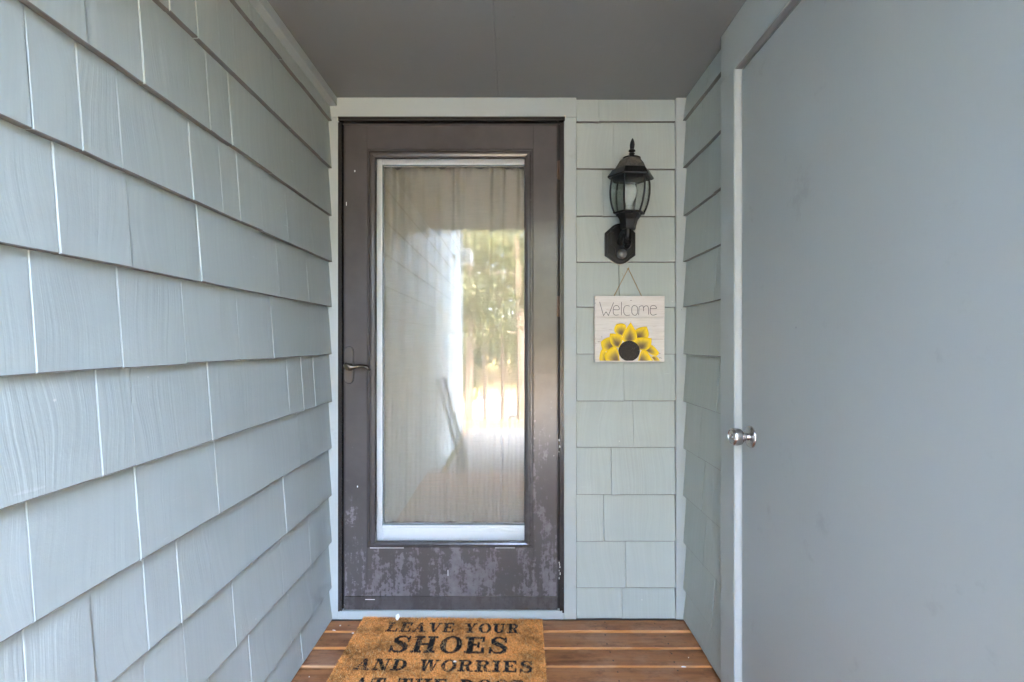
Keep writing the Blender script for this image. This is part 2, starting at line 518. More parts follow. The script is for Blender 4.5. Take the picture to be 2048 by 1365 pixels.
BUTTS = [243, 338, 433, 525, 615, 709, 803, 896, 990, 1084, 1176]
ZB = [PZ(y, D) for y in BUTTS] + [0.004]
def course(i):
    zb = ZB[i]
    zt = ZB[i - 1] if i > 0 else CEIL - 0.002
    return zb, zt

def lay(parent, mapf, xs, S0, S1, i, gaps=None, mir=False, tops=None, first_sign=1):
    zb, zt = course(i)
    js = sorted(xs)
    edges = [S0] + js + [S1]
    offs = [random.uniform(-0.0016, 0.0012) for _ in range(len(edges) - 1)]
    for k in range(len(edges) - 1):
        a, b = edges[k], edges[k + 1]
        ga = 0.0 if k == 0 else GAPS[(a, i)]
        gb = 0.0 if k == len(edges) - 2 else GAPS[(b, i)]
        o = shingle('shingle', parent, mapf, a + ga * 0.5, b - gb * 0.5, zb + random.uniform(-0.0009, 0.0009), zt, offs[k], random.uniform(-0.0012, 0.0012), mir=mir, thick=0.0138)

GAPS = {}
WL, WR = 0.754, 0.720

# left wall
wall_left = empty('shingled_wall', (-WL, 1.0, 0), 'long grey shingled wall along the left of the porch', 'wall')
mapL = lambda s, n, z: (-WL + n, s, z)
LJ = {0: [430, 503, 529, 565, 602, 638], 1: [250, 340, 396, 441, 472, 548, 583, 640], 2: [175, 289, 384, 422, 465, 544, 606],
      3: [-160, 68, 168, 247, 388, 447, 482, 526, 577, 626], 4: [-90, 121, 265, 404, 491, 560, 619], 5: [-150, 75, 247, 374, 482, 549, 606],
      6: [-120, 205, 272, 425, 515, 581, 609, 632], 7: [-60, 70, 282, 438, 538, 602], 8: [-80, 61, 193, 299, 364, 428, 574, 615],
      9: [60, 200, 300, 378, 474, 569, 623], 10: [200, 330, 428, 506, 583, 630], 11: [250, 400, 470, 539, 607]}
WIDE = {(1, 396), (1, 472), (1, 583), (2, 422), (2, 465), (3, 68), (3, 247), (3, 388), (3, 577), (4, 121), (4, 619), (5, 374), (5, 549), (6, 205), (6, 609), (7, 602), (8, 615), (8, 299), (11, 539), (3, 482), (5, 247), (1, 640), (0, 529)}
for i, xs in LJ.items():
    ys = []
    for x in xs:
        y = F * WL / (1023 - x)
        if y < 0.06: continue
        ys.append(y)
        GAPS[(y, i)] = random.uniform(0.0006, 0.0015) if (i, x) in WIDE else random.uniform(0.0001, 0.0004)
    # shingles beside and just behind the camera
    near = min(ys)
    while near > 0.28:
        near -= random.uniform(0.12, 0.24); ys.append(near); GAPS[(near, i)] = random.uniform(0.0005, 0.003)
    lay(wall_left, mapL, ys, 0.02, 1.9565, i)
# sheathing behind the shingles and a frieze board along the ceiling
MB().box(-0.801, -0.779, -3.02, 1.989, -0.02, 5.0).build('sheathing', M['backing'], wall_left)
MB().box(-0.7745, -0.733, -0.33, 1.957, CEIL - 0.037, CEIL - 0.0015).build('frieze_board', M['trim_h'], wall_left, 0.002)
# the rest of this wall runs on behind the camera; one joined part
def mass_courses(parent, mapf, S0, S1, zlist, mat, wmin=0.13, wmax=0.28):
    b = MB()
    for (zb, zt) in zlist:
        s = S0
        while s < S1 - 0.02:
            e = min(S1, s + random.uniform(wmin, wmax))
            if S1 - e < 0.06: e = S1
            of = random.uniform(-0.001, 0.001)
            pts = []
            for q in (s + 0.001, e - 0.001):
                for (n, z) in ((-0.014, zb), (of + 0.002, zb), (of - 0.012, zt + 0.02), (-0.016, zt + 0.02)):
                    pts.append(mapf(q, n, z))
            b.add(pts, [(0, 1, 2, 3), (7, 6, 5, 4), (1, 5, 6, 2), (2, 6, 7, 3), (3, 7, 4, 0)])
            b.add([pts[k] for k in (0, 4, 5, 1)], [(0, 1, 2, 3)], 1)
            s = e
    me = bpy.data.meshes.new('shingle_courses')
    me.from_pydata(b.v, [], b.f)
    ul = me.uv_layers.new(name='UVMap')
    P = np.array(b.v); li = np.empty(len(me.loops), dtype=np.int32); me.loops.foreach_get('vertex_index', li)
    ul.data.foreach_set('uv', np.stack([P[:, 0] + P[:, 1], P[:, 2]], 1)[li].astype(np.float32).ravel())
    me.polygons.foreach_set('material_index', b.m)
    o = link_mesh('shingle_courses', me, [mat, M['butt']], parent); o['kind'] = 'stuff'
    return o
low = [course(i) for i in range(12)]
mass_courses(wall_left, mapL, -0.34, 0.019, [(a, b) for a, b in low], M['shingle'])
up = [(-0.20 + 0.0, 0.003)]
mass_courses(wall_left, mapL, -3.03, -0.341, list(low[1:]) + [(ZB[0] + 0.197 * k, ZB[0] + 0.197 * (k + 1)) for k in range(14)] + up, M['shingle'])
MB().box(-0.80, -0.742, -3.12, -3.031, -0.35, 5.0).build('corner_board', M['trim_v'], wall_left, 0.002)

# right wall
wall_right = empty('shingled_wall', (WR, 1.7, 0), 'narrow shingled side wall between the corner and the storage door', 'wall')
mapR = lambda s, n, z: (WR - n, s, z)
YC = F * WR / (1450 - 1023)                 # end of the shingles
RJ = {0: 1411, 1: 1398, 2: 1427, 3: 1412, 4: 1427, 5: 1416, 6: 1432, 7: 1396, 8: 1403, 9: 1405, 10: 1422, 11: 1415}
for i in range(12):
    y = F * WR / (RJ[i] - 1023)
    GAPS[(y, i)] = random.choice((0.0006, 0.0022))
    lay(wall_right, mapR, [y], YC + 0.001, 1.9545, i, mir=True)
MB().box(0.744, 0.774, -0.33, 1.989, -0.02, CEIL - 0.001).build('sheathing', M['backing'], wall_right)
MB().box(0.744, 0.774, -1.94, -0.3355, -0.4, 4.9).build('sheathing', M['backing'], wall_right)  # outer stretch of this wall, clads the lengthened light-blocking part
MB().box(0.708, 0.774, -2.02, -1.9505, -0.35, 4.95).build('corner_board', M['trim_v'], wall_right, 0.002)
DY1 = 1.473                                 # latch side edge of the door opening
DY0 = DY1 - 0.925
DTOP = PZ(138, DY1)
XC = 0.705                                  # casing face
MB().box(XC, 0.743, DY1, YC, 0.003, DTOP).build('door_casing', M['trim_v'], wall_right, 0.0015)
MB().box(XC, 0.743, DY0 - 0.09, DY0, 0.003, DTOP).build('door_casing', M['trim_v'], wall_right, 0.0015)
MB().box(XC + 0.0008, 0.743, DY0 - 0.09, YC - 0.0005, DTOP + 0.0006, CEIL - 0.001).build('header_board', M['trim_h'], wall_right, 0.0012)
mass_courses(wall_right, mapR, -0.33, DY0 - 0.091, low, M['shingle'])
mass_courses(wall_right, mapR, -1.94, -0.331, list(low[1:]) + [(ZB[0] + 0.197 * k, ZB[0] + 0.197 * (k + 1)) for k in range(14)] + [(-0.2, 0.003)], M['shingle'])
# jamb: bright upright face and the head of the opening
MB().box(XC + 0.002, 0.7275, DY1 - 0.004, DY1 - 0.0004, 0.003, DTOP - 0.0004).build('door_jamb', M['jamb'], wall_right, 0.0006, segs=1)
MB().box(XC + 0.002, 0.7275, DY0 + 0.0004, DY0 + 0.004, 0.003, DTOP - 0.0004).build('door_jamb', M['jamb'], wall_right, 0.0006, segs=1)
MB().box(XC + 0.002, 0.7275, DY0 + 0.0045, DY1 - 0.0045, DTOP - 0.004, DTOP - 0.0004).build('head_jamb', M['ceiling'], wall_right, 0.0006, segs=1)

# storage door
sdoor = empty('storage_door', (0.745, 1.0, 0.0), 'flat grey painted storage door with a silver knob on the right wall', 'door')
MB().box(0.7275, 0.7435, DY0 + 0.006, DY1 - 0.0065, 0.010, DTOP - 0.008).build('door_panel', M['door_paint'], sdoor, 0.0015)
KY, KZ = 1.414, PZ(874, 1.414)
Tk = Matrix.Translation((0.7275, KY, KZ)) @ Matrix.Rotation(R(-90), 4, 'Y')     # local Z -> -X
knob = MB().lathe([(0.012, 0.020), (0.0125, 0.024), (0.018, 0.027), (0.0235, 0.032), (0.0262, 0.040), (0.0268, 0.047), (0.0262, 0.054), (0.0245, 0.0585), (0.0215, 0.0605), (0.0205, 0.0605), (0.0195, 0.0585), (0.0190, 0.0590), (0.0, 0.0590)], 40, Tk, cap=False).build('door_knob', M['satin_nickel'], sdoor, smooth=True)
MB().lathe([(0.0335, 0.0), (0.0335, 0.0025), (0.032, 0.0048), (0.027, 0.0068), (0.017, 0.0082), (0.0145, 0.0085), (0.0, 0.0085)], 40, Tk, cap=False).build('rosette', M['satin_nickel'], knob, smooth=True)
MB().lathe([(0.0105, 0.008), (0.0105, 0.0165), (0.0135, 0.0172), (0.0135, 0.0195), (0.0120, 0.0205)], 32, Tk, cap=False).build('knob_neck', M['polished_steel'], knob, smooth=True)
MB().lathe([(0.0085, 0.0588), (0.0085, 0.0605), (0.0075, 0.0612), (0.0, 0.0612)], 28, Tk, cap=False).build('key_cylinder', M['polished_steel'], knob, smooth=True)
MB().box(-0.0045, 0.0045, -0.0009, 0.0009, 0.0613, 0.0616, mat=Tk).build('keyway', M['dark_hole'], knob)

# door wall
wall_back = empty('shingled_wall', (0.45, D, 0), 'pale grey shingled end wall around the front door, behind the lantern', 'wall')
mapB = lambda s, n, z: (s, D - n, z)
SX0, SX1 = PX(1152.5, D), PX(1352, D)
BJ = {0: 1198, 1: 1228, 2: 1206, 3: 1262, 4: 1239, 5: 1262, 6: 1248, 7: 1267, 8: 1223, 9: 1208, 10: 1252, 11: 1245}
for i in range(12):
    x = PX(BJ[i], D)
    GAPS[(x, i)] = {4: 0.0016, 8: 0.0014, 9: 0.0022}.get(i, random.uniform(0.0003, 0.0009))
    lay(wall_back, mapB, [x], SX0 + 0.0014, SX1 - 0.0014, i, mir=True)
MB().box(PX(1127, D), 0.744, 1.982, 1.9895, 0.0, CEIL - 0.001).build('sheathing', M['backing'], wall_back)
zt = PZ(247, D)
MB().box(SX1, 0.7435, D - 0.003, 1.981, 0.003, CEIL - 0.001).build('corner_board', M['trim_v'], wall_back, 0.0015)
MB().box(-0.7735, SX0, D - 0.004, 1.981, PZ(236, D), CEIL - 0.001).build('header_board', M['trim_h'], wall_back, 0.0015)
MB().box(PX(1128, D), SX0 - 0.0006, D - 0.0035, 1.981, 0.003, PZ(236, D) - 0.0008).build('door_casing', M['trim_v'], wall_back, 0.0015)
MB().box(-0.7735, PX(677.5, D), D - 0.0035, 1.981, 0.003, PZ(236, D) - 0.0008).build('door_casing', M['trim_v'], wall_back, 0.0015)
MB().box(PX(678, D), PX(1127.5, D), D - 0.0045, 2.06, 0.003, PZ(1221.5, D)).build('threshold', M['trim_h'], wall_back, 0.0025)

# ------------------------------------------------------------------ storm door
storm = empty('storm_door', (PX(900, D), D, 0), 'weathered brown storm door with one tall glass pane', 'door')
fr = MB
def bxp(x0, x1, y0, y1, n0, n1, name, mat, parent, bevel=0.0012, segs=2):
    """box from photo pixels on the door wall; n outward from the wall plane"""
    return MB().box(PX(x0, D), PX(x1, D), D - n1, D - n0, PZ(y1, D), PZ(y0, D)).build(name, mat, parent, bevel, segs=segs)
# outer frame: stepped profile
f1 = MB()
def pb(b, x0, x1, y0, y1, n0, n1):
    b.box(PX(x0, D), PX(x1, D), D - n1, D - n0, PZ(y1, D), PZ(y0, D))
b = MB(); pb(b, 677.5, 681, 247, 1221, -0.02, 0.010); pb(b, 681.05, 683.4, 247, 1221, -0.02, 0.006); pb(b, 683.45, 684.6, 247, 1221, -0.02, 0.009)
b.build('side_frame', M['bronze_frame'], storm, 0.0007, segs=1)
b = MB(); pb(b, 1119.4, 1122, 247, 1221, -0.02, 0.006); pb(b, 1122.05, 1124.2, 247, 1221, -0.02, 0.004); pb(b, 1124.25, 1127.6, 247, 1224, -0.02, 0.010)
b.build('side_frame', M['bronze_frame'], storm, 0.0007, segs=1)
b = MB(); pb(b, 677.5, 1129.5, 236, 239.2, -0.02, 0.012); pb(b, 677.6, 1129.4, 239.25, 242, -0.02, 0.008); pb(b, 677.6, 1129.4, 242.05, 243.8, -0.02, 0.011)
b.build('top_frame', M['bronze_frame'], storm, 0.0007, segs=1)
# black weatherstrip gap behind
b = MB(); pb(b, 684.7, 1119.3, 243.9, 1221, -0.020, -0.016)
b2 = MB()
pb(b2, 684.7, 688.3, 243.9, 1221, -0.019, -0.015); pb(b2, 1115.3, 1119.3, 243.9, 1221, -0.019, -0.015); pb(b2, 688.35, 1115.25, 243.9, 248.5, -0.019, -0.015)
b2.build('weatherstrip', M['rubber'], storm)
SX = (688.4, 734.0, 1066.5, 1115.2)
bxp(SX[0], SX[1], 248.6, 1192.5, -0.016, 0.0005, 'stile', M['bronze'], storm)
bxp(SX[2], SX[3], 248.6, 1192.5, -0.016, 0.0005, 'stile', M['bronze'], storm)
bxp(SX[1] + .08, SX[2] - .08, 248.6, 298.8, -0.016, 0.0004, 'top_rail', M['bronze'], storm)
bxp(SX[1] + .08, SX[2] - .08, 1094.6, 1192.5, -0.016, 0.0004, 'kick_panel', M['bronze'], storm)
bxp(SX[0], SX[3], 1192.9, 1219.5, -0.016, 0.0030, 'door_sweep', M['bronze_trim'], storm, 0.0015)
# raised lip along the outer edge of the slab
b = MB(); pb(b, 688.4, 690.8, 248.6, 1192, 0.0006, 0.0026); pb(b, 1112.8, 1115.2, 248.6, 1192, 0.0006, 0.0026); pb(b, 690.85, 1112.7, 248.6, 252.6, 0.0006, 0.0026)
b.build('edge_lip', M['bronze_trim'], storm, 0.0006, segs=1)
# mitred moulding round the glass, one part per side
def mould(side):
    # profile: (inset px from the outer edge, n)
    prof = [(0, 0.0008), (0.4, 0.0045), (2.4, 0.0062), (5.0, 0.0062), (5.8, 0.0015), (6.8, 0.0015), (7.8, 0.0085), (11.5, 0.0092), (15.6, 0.0062), (17.2, 0.0035), (18.2, -0.012), (16, -0.014), (0, -0.014)]
    L, Rr, T, B = 733.6, 1066.9, 298.4, 1095.0
    c = {'l': ((L, T), (L, B)), 'r': ((Rr, T), (Rr, B)), 't': ((L, T), (Rr, T)), 'b': ((L, B), (Rr, B))}[side]
    sgn = {'l': ((1, 1), (1, -1)), 'r': ((-1, 1), (-1, -1)), 't': ((1, 1), (-1, 1)), 'b': ((1, -1), (-1, -1))}[side]
    b = MB(); vs = []
    for (p, s) in zip(c, sgn):
        for (d, n) in prof:
            if side == 'b': dd = d * 0.64
            else: dd = d
            dx, dy = d * s[0], d * s[1]
            if side in 'b': dy = d * 0.62 * s[1]
            if side in 'lr' and s[1] < 0: dy = d * 0.62 * s[1]
            vs.append((PX(p[0] + dx, D), D - n, PZ(p[1] + dy, D)))
    k = len(prof)
    fs = [(i, (i + 1) % k, (i + 1) % k + k, i + k) for i in range(k)] + [tuple(range(k)), tuple(reversed(range(k, 2 * k)))]
    b.add(vs, fs)
    return b.build('glass_moulding', M['bronze_trim'], storm, 0)
for s in 'lrtb': mould(s)
pane = MB().box(PX(745, D), PX(1056, D), D + 0.004, D + 0.0075, PZ(1090, D), PZ(309, D)).build('glass_pane', M['pane'], storm)
# screws on moulding and stiles
b = MB()
for (x, y) in ((791, 310), (919, 309), (972, 311.5), (747, 320), (746, 690), (753, 736), (1061, 402), (1061, 560), (1056, 906), (1056, 1000), (746, 1070), (900, 1092)):
    b.lathe([(0.0032, 0), (0.0030, 0.0014), (0.0012, 0.0018)], 10, Matrix.Translation((PX(x, D), D - 0.0085, PZ(y, D))) @ Matrix.Rotation(R(90), 4, 'X'))
b.build('screw', M['bronze_trim'], storm)['kind'] = 'stuff'
# hinges: knuckles in the right-hand gap
for (ya, yb) in ((322, 360), (592, 634), (876, 914), (1120, 1158)):
    b = MB()
    zc = PZ((ya + yb) / 2, D); hh = (yb - ya) / 475.0
    for k in range(3):
        b.lathe([(0.0030, 0), (0.0034, 0.0006), (0.0034, hh / 3 - 0.0012), (0.0030, hh / 3 - 0.0006)], 10, Matrix.Translation((PX(1118.2, D), D - 0.004, zc - hh / 2 + k * hh / 3)))
    pb(b, 1114.0, 1118, ya + 1, yb - 1, 0.0026, 0.0038)
    b.build('hinge', M['rust'] if ya < 800 else M['bronze_trim'], storm, smooth=True)
# chipped white paint at the lower hinges
b = MB()
for (x, y) in ((1118, 880), (1119, 893), (1117.5, 903), (1118, 1124), (1119.5, 1133), (1118, 1140), (1120, 1146), (1118, 1155), (1119, 1128)):
    w, h = random.uniform(0.8, 1.8), random.uniform(2, 5)
    pb(b, x - w / 2, x + w / 2, y - h / 2, y + h / 2, 0.0070, 0.0080)
pb(b, 709, 710.6, 341, 344.5, 0.0006, 0.0014); pb(b, 692.8, 693.8, 405, 412, 0.0027, 0.0032); pb(b, 714.4, 716, 972, 975, 0.0006, 0.0014); pb(b, 895.4, 896.6, 1140, 1152, 0.0005, 0.0012)
b.build('paint_chips', M['chip'], storm)['kind'] = 'stuff'
# brighter worn line of paint under the pane
b = MB(); pb(b, 740, 808, 1095.6, 1096.6, 0.001, 0.0016); pb(b, 990, 1030, 1095.6, 1096.4, 0.001, 0.0016); pb(b, 731, 750, 1198, 1199.2, 0.0032, 0.0036)
b.build('worn_edge', M['chip'], storm)
# handle
esc = MB()
def capsule(x0, x1, y0, y1, k=10):
    X0, X1, Z0, Z1 = PX(x0, D), PX(x1, D), PZ(y1, D), PZ(y0, D)
    r = (X1 - X0) / 2; cx = (X0 + X1) / 2
    pts = []
    for j in range(k + 1):
        a = math.pi * j / k; pts.append((cx + r * math.cos(a), Z1 - r * 1.15 + r * 1.15 * math.sin(a)))
    for j in range(k + 1):
        a = math.pi + math.pi * j / k; pts.append((cx + r * math.cos(a), Z0 + r * 1.15 + r * 1.15 * math.sin(a)))
    return pts
lever = MB()
esc.prism(capsule(690.4, 707.0, 694.6, 766.5), D - 0.0085, D - 0.0012)
escb = MB(); escb.prism(capsule(689.2, 708.4, 692.8, 768.6), D - 0.0011, D - 0.0006)  # black ring round the plate, painting in its dark shadow outline
handle = empty('handle', (PX(698, D), D, PZ(733, D)))
handle.parent = storm; handle.matrix_parent_inverse = Matrix.Translation(-storm.location)
def sub(builder, name, mat, **kw):
    o = builder.build(name, mat, None, **kw)
    o.parent = handle
    o.matrix_parent_inverse = Matrix.Translation(-(handle.location))
    return o
sub(esc, 'escutcheon', M['escutcheon'], bevel=0.0028, segs=3, smooth=True)
sub(escb, 'escutcheon_shadow', M['rubber'])
hp = [(690, 729, .052), (694, 733, .056), (700, 735.5, .056), (706, 735, .054), (714, 733, .052), (722, 732.6, .05), (730, 733.5, .05), (736, 737, .048), (740, 741, .045)]
pts, rad = [], []
for (x, y, n) in hp:
    Yh = D - n
    pts.append((PX(x, Yh), Yh, PZ(y, Yh)))
rad = [(.008, .009), (.011, .0155), (.010, .0140), (.0085, .0095), (.007, .0066), (.0068, .0058), (.007, .0064), (.007, .0066), (.0035, .0035)]
def smooth_path(pts, rads, n=5):
    P, Q = [], []
    for i in range(len(pts) - 1):
        p0 = Vector(pts[max(i - 1, 0)]); p1 = Vector(pts[i]); p2 = Vector(pts[i + 1]); p3 = Vector(pts[min(i + 2, len(pts) - 1)])
        for k in range(n):
            t = k / n
            P.append(0.5 * ((2 * p1) + (p2 - p0) * t + (2 * p0 - 5 * p1 + 4 * p2 - p3) * t * t + (3 * p1 - p0 - 3 * p2 + p3) * t ** 3))
            ra, rb = rads[i], rads[i + 1]
            if not isinstance(ra, tuple): ra = (ra, ra)
            if not isinstance(rb, tuple): rb = (rb, rb)
            Q.append((ra[0] * (1 - t) + rb[0] * t, ra[1] * (1 - t) + rb[1] * t))
    P.append(Vector(pts[-1])); Q.append(rads[-1] if isinstance(rads[-1], tuple) else (rads[-1],) * 2)
    return P, Q
P, Q = smooth_path(pts, rad)
lever.tube(P, Q, 16)
lever.lathe([(0.0105, 0.008), (0.0100, 0.012), (0.0075, 0.016), (0.0070, 0.052)], 20, Matrix.Translation((PX(697.5, D - .03), D, PZ(732.5, D - .03))) @ Matrix.Rotation(R(90), 4, 'X'))
sub(lever, 'lever', M['aged_brass'], smooth=True)

# caulk line above the frame
b = MB(); pb(b, 676.2, 1131, 234.8, 236.0, 0.0038, 0.0068); pb(b, 675.8, 677.4, 234.8, 244, 0.0038, 0.007); pb(b, 1127.8, 1131.2, 232.6, 238, 0.0038, 0.0072)
b.build('caulk_line', M['caulk'], wall_back, 0.0008, segs=1)

# ------------------------------------------------------------------ inner door behind the storm glass
YI = D + 0.062
inner = empty('inner_door', (PX(900, D), YI, 0), 'white inner door frame and glass seen through the storm glass', 'door')
def ibox(x0, x1, y0, y1, n0, n1, b=None):
    b = b or MB(); b.box(PX(x0, YI), PX(x1, YI), YI + n0, YI + n1, PZ(y1, YI), PZ(y0, YI)); return b
ibox(700, 764.5, 260, 1200, 0, 0.034).build('stile', M['white_vinyl'], inner, 0.002)
ibox(1049.5, 1100, 260, 1200, 0, 0.034).build('stile', M['white_vinyl'], inner, 0.002)
ibox(764.6, 1049.4, 260, 329.5, 0, 0.0335).build('top_rail', M['white_vinyl'], inner, 0.002)
b = ibox(764.6, 1049.4, 1051.5, 1200, 0, 0.0335); ibox(764.6, 1049.4, 1055, 1057.5, -0.006, -0.0004, b); ibox(764.6, 1049.4, 1060, 1061.2, -0.004, -0.0004, b)
b.build('bottom_rail', M['white_vinyl'], inner, 0.0012)
M['blue_seal'] = simple('blue_grey_seal', (0.16, 0.22, 0.25), 0.5)
b = ibox(764.6, 765.8, 329.6, 1051.3, 0.002, 0.01); ibox(764.6, 1049.4, 329.6, 331, 0.002, 0.01, b); ibox(764.6, 1049.4, 1049.2, 1051.3, 0.001, 0.01, b); ibox(1048.3, 1049.4, 329.6, 1051.3, 0.002, 0.01, b)
b.build('glazing_seal', M['blue_seal'], inner)
MB().box(PX(760, YI), PX(1054, YI), YI + 0.012, YI + 0.016, PZ(1055, YI), PZ(325, YI)).build('glass_pane', M['inner_pane'], inner)

# curtains hang right behind
def curtain(x0, x1, label, seed, edge=0.0, hem=1046.0):
    YQ = YI + (0.052 if edge else 0.066)
    nx, nz = 150, 190
    if x1 - x0 < 100: nx = 50
    r = random.Random(seed)
    zt, zb = PZ(331.5, YQ), PZ(hem, YQ)
    X0, X1 = PX(x0, YQ), PX(x1, YQ)
    W = X1 - X0; H = zt - zb
    hooks = [0.0]
    while hooks[-1] < 1.0: hooks.append(hooks[-1] + r.uniform(0.045, 0.085) / W)
    verts, uvs = [], []
    ph = [r.uniform(0, 6.28) for _ in range(8)]
    for j in range(nz + 1):
        v = j / nz                       # 0 top, 1 bottom
        for i in range(nx + 1):
            u = i / nx
            x = X0 + W * u - edge * u ** 6 * v ** 0.7 * 0.017
            xm = u * W
            # droop between hooks at the top
            k = 0
            while k < len(hooks) - 2 and hooks[k + 1] < u: k += 1
            q = (u - hooks[k]) / (hooks[k + 1] - hooks[k])
            sag = math.sin(math.pi * min(max(q, 0), 1))
            topf = max(0.0, 1 - v * 9)
            z = zt - H * v - topf * (0.009 + 0.007 * math.sin(k * 2.1 + ph[0])) * sag
            # folds: strongest at the top, soft verticals lower
            f = 0.0085 * math.exp(-v * 4.0) * math.cos(2 * math.pi * q) * (1.0 + 0.4 * math.sin(k * 1.7))
            f += 0.0058 * math.sin(xm * 41 + ph[1] + 1.6 * math.sin(v * 2.3 + ph[2])) * (0.35 + 0.65 * abs(v - 0.35))
            f += 0.0012 * math.sin(xm * 101 + ph[3] + 2.2 * math.sin(v * 3.1 + ph[4]))
            f += 0.0012 * math.sin(xm * 290 + v * 5 + ph[5]) * max(0.0, v - 0.5) * 2
            f += 0.0022 * math.sin(v * 31 + xm * 22 + ph[6]) * max(0.0, v - 0.62) * 2.0 * (0.5 + 0.5 * math.sin(xm * 17))
            if v > 0.972: f += 0.002          # doubled hem
            if v > 0.93: z += 0.0035 * math.sin(xm * 47 + ph[7]) + 0.002 * math.sin(xm * 120)
            verts.append((x + f * 0.4, YQ - f, z)); uvs.append((x, z))
    faces = []
    for j in range(nz):
        for i in range(nx):
            a = j * (nx + 1) + i
            faces.append((a, a + 1, a + nx + 2, a + nx + 1))
    me = bpy.data.meshes.new('curtain')
    me.from_pydata(verts, [], faces)
    ul = me.uv_layers.new(name='UVMap')
    li = np.empty(len(me.loops), dtype=np.int32); me.loops.foreach_get('vertex_index', li)
    ul.data.foreach_set('uv', np.array(uvs, dtype=np.float32)[li].ravel())
    me.polygons.foreach_set('use_smooth', [True] * len(me.polygons))
    o = link_mesh('curtain', me, M['linen'])
    s = o.modifiers.new('thickness', 'SOLIDIFY'); s.thickness = 0.0012; s.offset = -1
    return tag(o, label, 'curtain', 'curtains behind the glass')
curtain(757, 1010, 'wide beige linen curtain panel covering most of the glass', 3, 1.0)
curtain(1001, 1056, 'narrow strip of beige curtain at the right edge of the glass', 9)

# ------------------------------------------------------------------ deck
deck = empty('deck', (0, 1.0, 0), kind='structure')
ys = [1.9575]
gap_c = 1.8806
edges = []
back = 1.9575
c = gap_c
GW = 0.0115
while c > -0.34:
    edges.append((c + GW / 2, back))
    back = c - GW / 2
    c -= 0.1015
for (a, bb) in edges:
    x0, x1 = -0.779, 0.744
    bvl = 0.0035
    prof = [(a, -0.036), (a, -0.002 - bvl), (a + bvl * 0.35, -0.002 - bvl * 0.3), (a + bvl, -0.002), (bb - bvl, -0.002), (bb - bvl * 0.35, -0.002 - bvl * 0.3), (bb, -0.002 - bvl), (bb, -0.036)]
    t = random.uniform(-0.0008, 0.0008)
    nseg = 10
    vs, fs, ms = [], [], []
    for s in range(nseg + 1):
        x = x0 + (x1 - x0) * s / nseg
        wz = 0.0009 * math.sin(x * 3 + a * 40) + t
        wy = 0.0010 * math.sin(x * 4.3 + a * 90)
        for (y, z) in prof: vs.append((x, y + wy * (1 if abs(y - a) < 0.01 else 0.3), z + wz))
    k = len(prof)
    me_b = MB()
    for s in range(nseg):
        for i in range(k):
            j = (i + 1) % k
            fs.append((s * k + i, s * k + j, (s + 1) * k + j, (s + 1) * k + i))
            ms.append(1 if i in (0, 5, 6) or i == 1 else 0)
    me_b.v = vs; me_b.f = fs + [tuple(range(k)), tuple(reversed(range(nseg * k, (nseg + 1) * k)))]; me_b.m = ms + [0, 0]
    me_b.build('plank', [M['deck'], M['deck_edge']], deck)
# nail heads and joists
b = MB()
for (a, bb) in edges[:16]:
    for x in (-0.42, 0.02, 0.38, 0.60):
        for y in (a + 0.022, bb - 0.022):
            b.lathe([(0.0034, 0), (0.0034, 0.001), (0.0015, 0.0012)], 8, Matrix.Translation((x + random.uniform(-.012, .012), y + random.uniform(-.006, .006), -0.0018)))
o = b.build('nail_head', M['rust'], deck); o['kind'] = 'stuff'
b = MB()
for x in (-0.72, -0.42, 0.02, 0.40, 0.68): b.box(x - 0.019, x + 0.019, -0.33, 1.95, -0.18, -0.038)
b.build('joist', M['deck_edge'], deck)

# ------------------------------------------------------------------ doormat with lettering
class Ink:
    def __init__(self, W, H, res=1000):
        self.res = res
        self.w, self.h = int(W * res), int(H * res)
        self.a = np.zeros((self.h, self.w), bool)     # row 0 = back edge of the mat
        self.yy, self.xx = np.mgrid[0:self.h, 0:self.w]
        self.U = (self.xx + 0.5) / res; self.V = (self.yy + 0.5) / res
def seg_mask(X, Y, p, q, t0, t1=None):
    t1 = t0 if t1 is None else t1
    dx, dy = q[0] - p[0], q[1] - p[1]
    L2 = dx * dx + dy * dy + 1e-12
    t = np.clip(((X - p[0]) * dx + (Y - p[1]) * dy) / L2, 0, 1)
    d = np.hypot(X - p[0] - t * dx, Y - p[1] - t * dy)
    return d < (t0 + (t1 - t0) * t) / 2
def quad(X, Y, x0, x1, x2, x3, y0=0.0, y1=1.0):
    """slanted bar: bottom x0..x1 at y0, top x2..x3 at y1"""
    t = (Y - y0) / (y1 - y0)
    return (t >= 0) & (t <= 1) & (X >= x0 + (x2 - x0) * t) & (X <= x1 + (x3 - x1) * t)
def rect(X, Y, x0, x1, y0, y1): return (X >= x0) & (X <= x1) & (Y >= y0) & (Y <= y1)
def ring(X, Y, cx, cy, ox, oy, ix, iy): return (((X - cx) / ox) ** 2 + ((Y - cy) / oy) ** 2 <= 1) & (((X - cx) / ix) ** 2 + ((Y - cy) / iy) ** 2 >= 1)
SF = 0.13
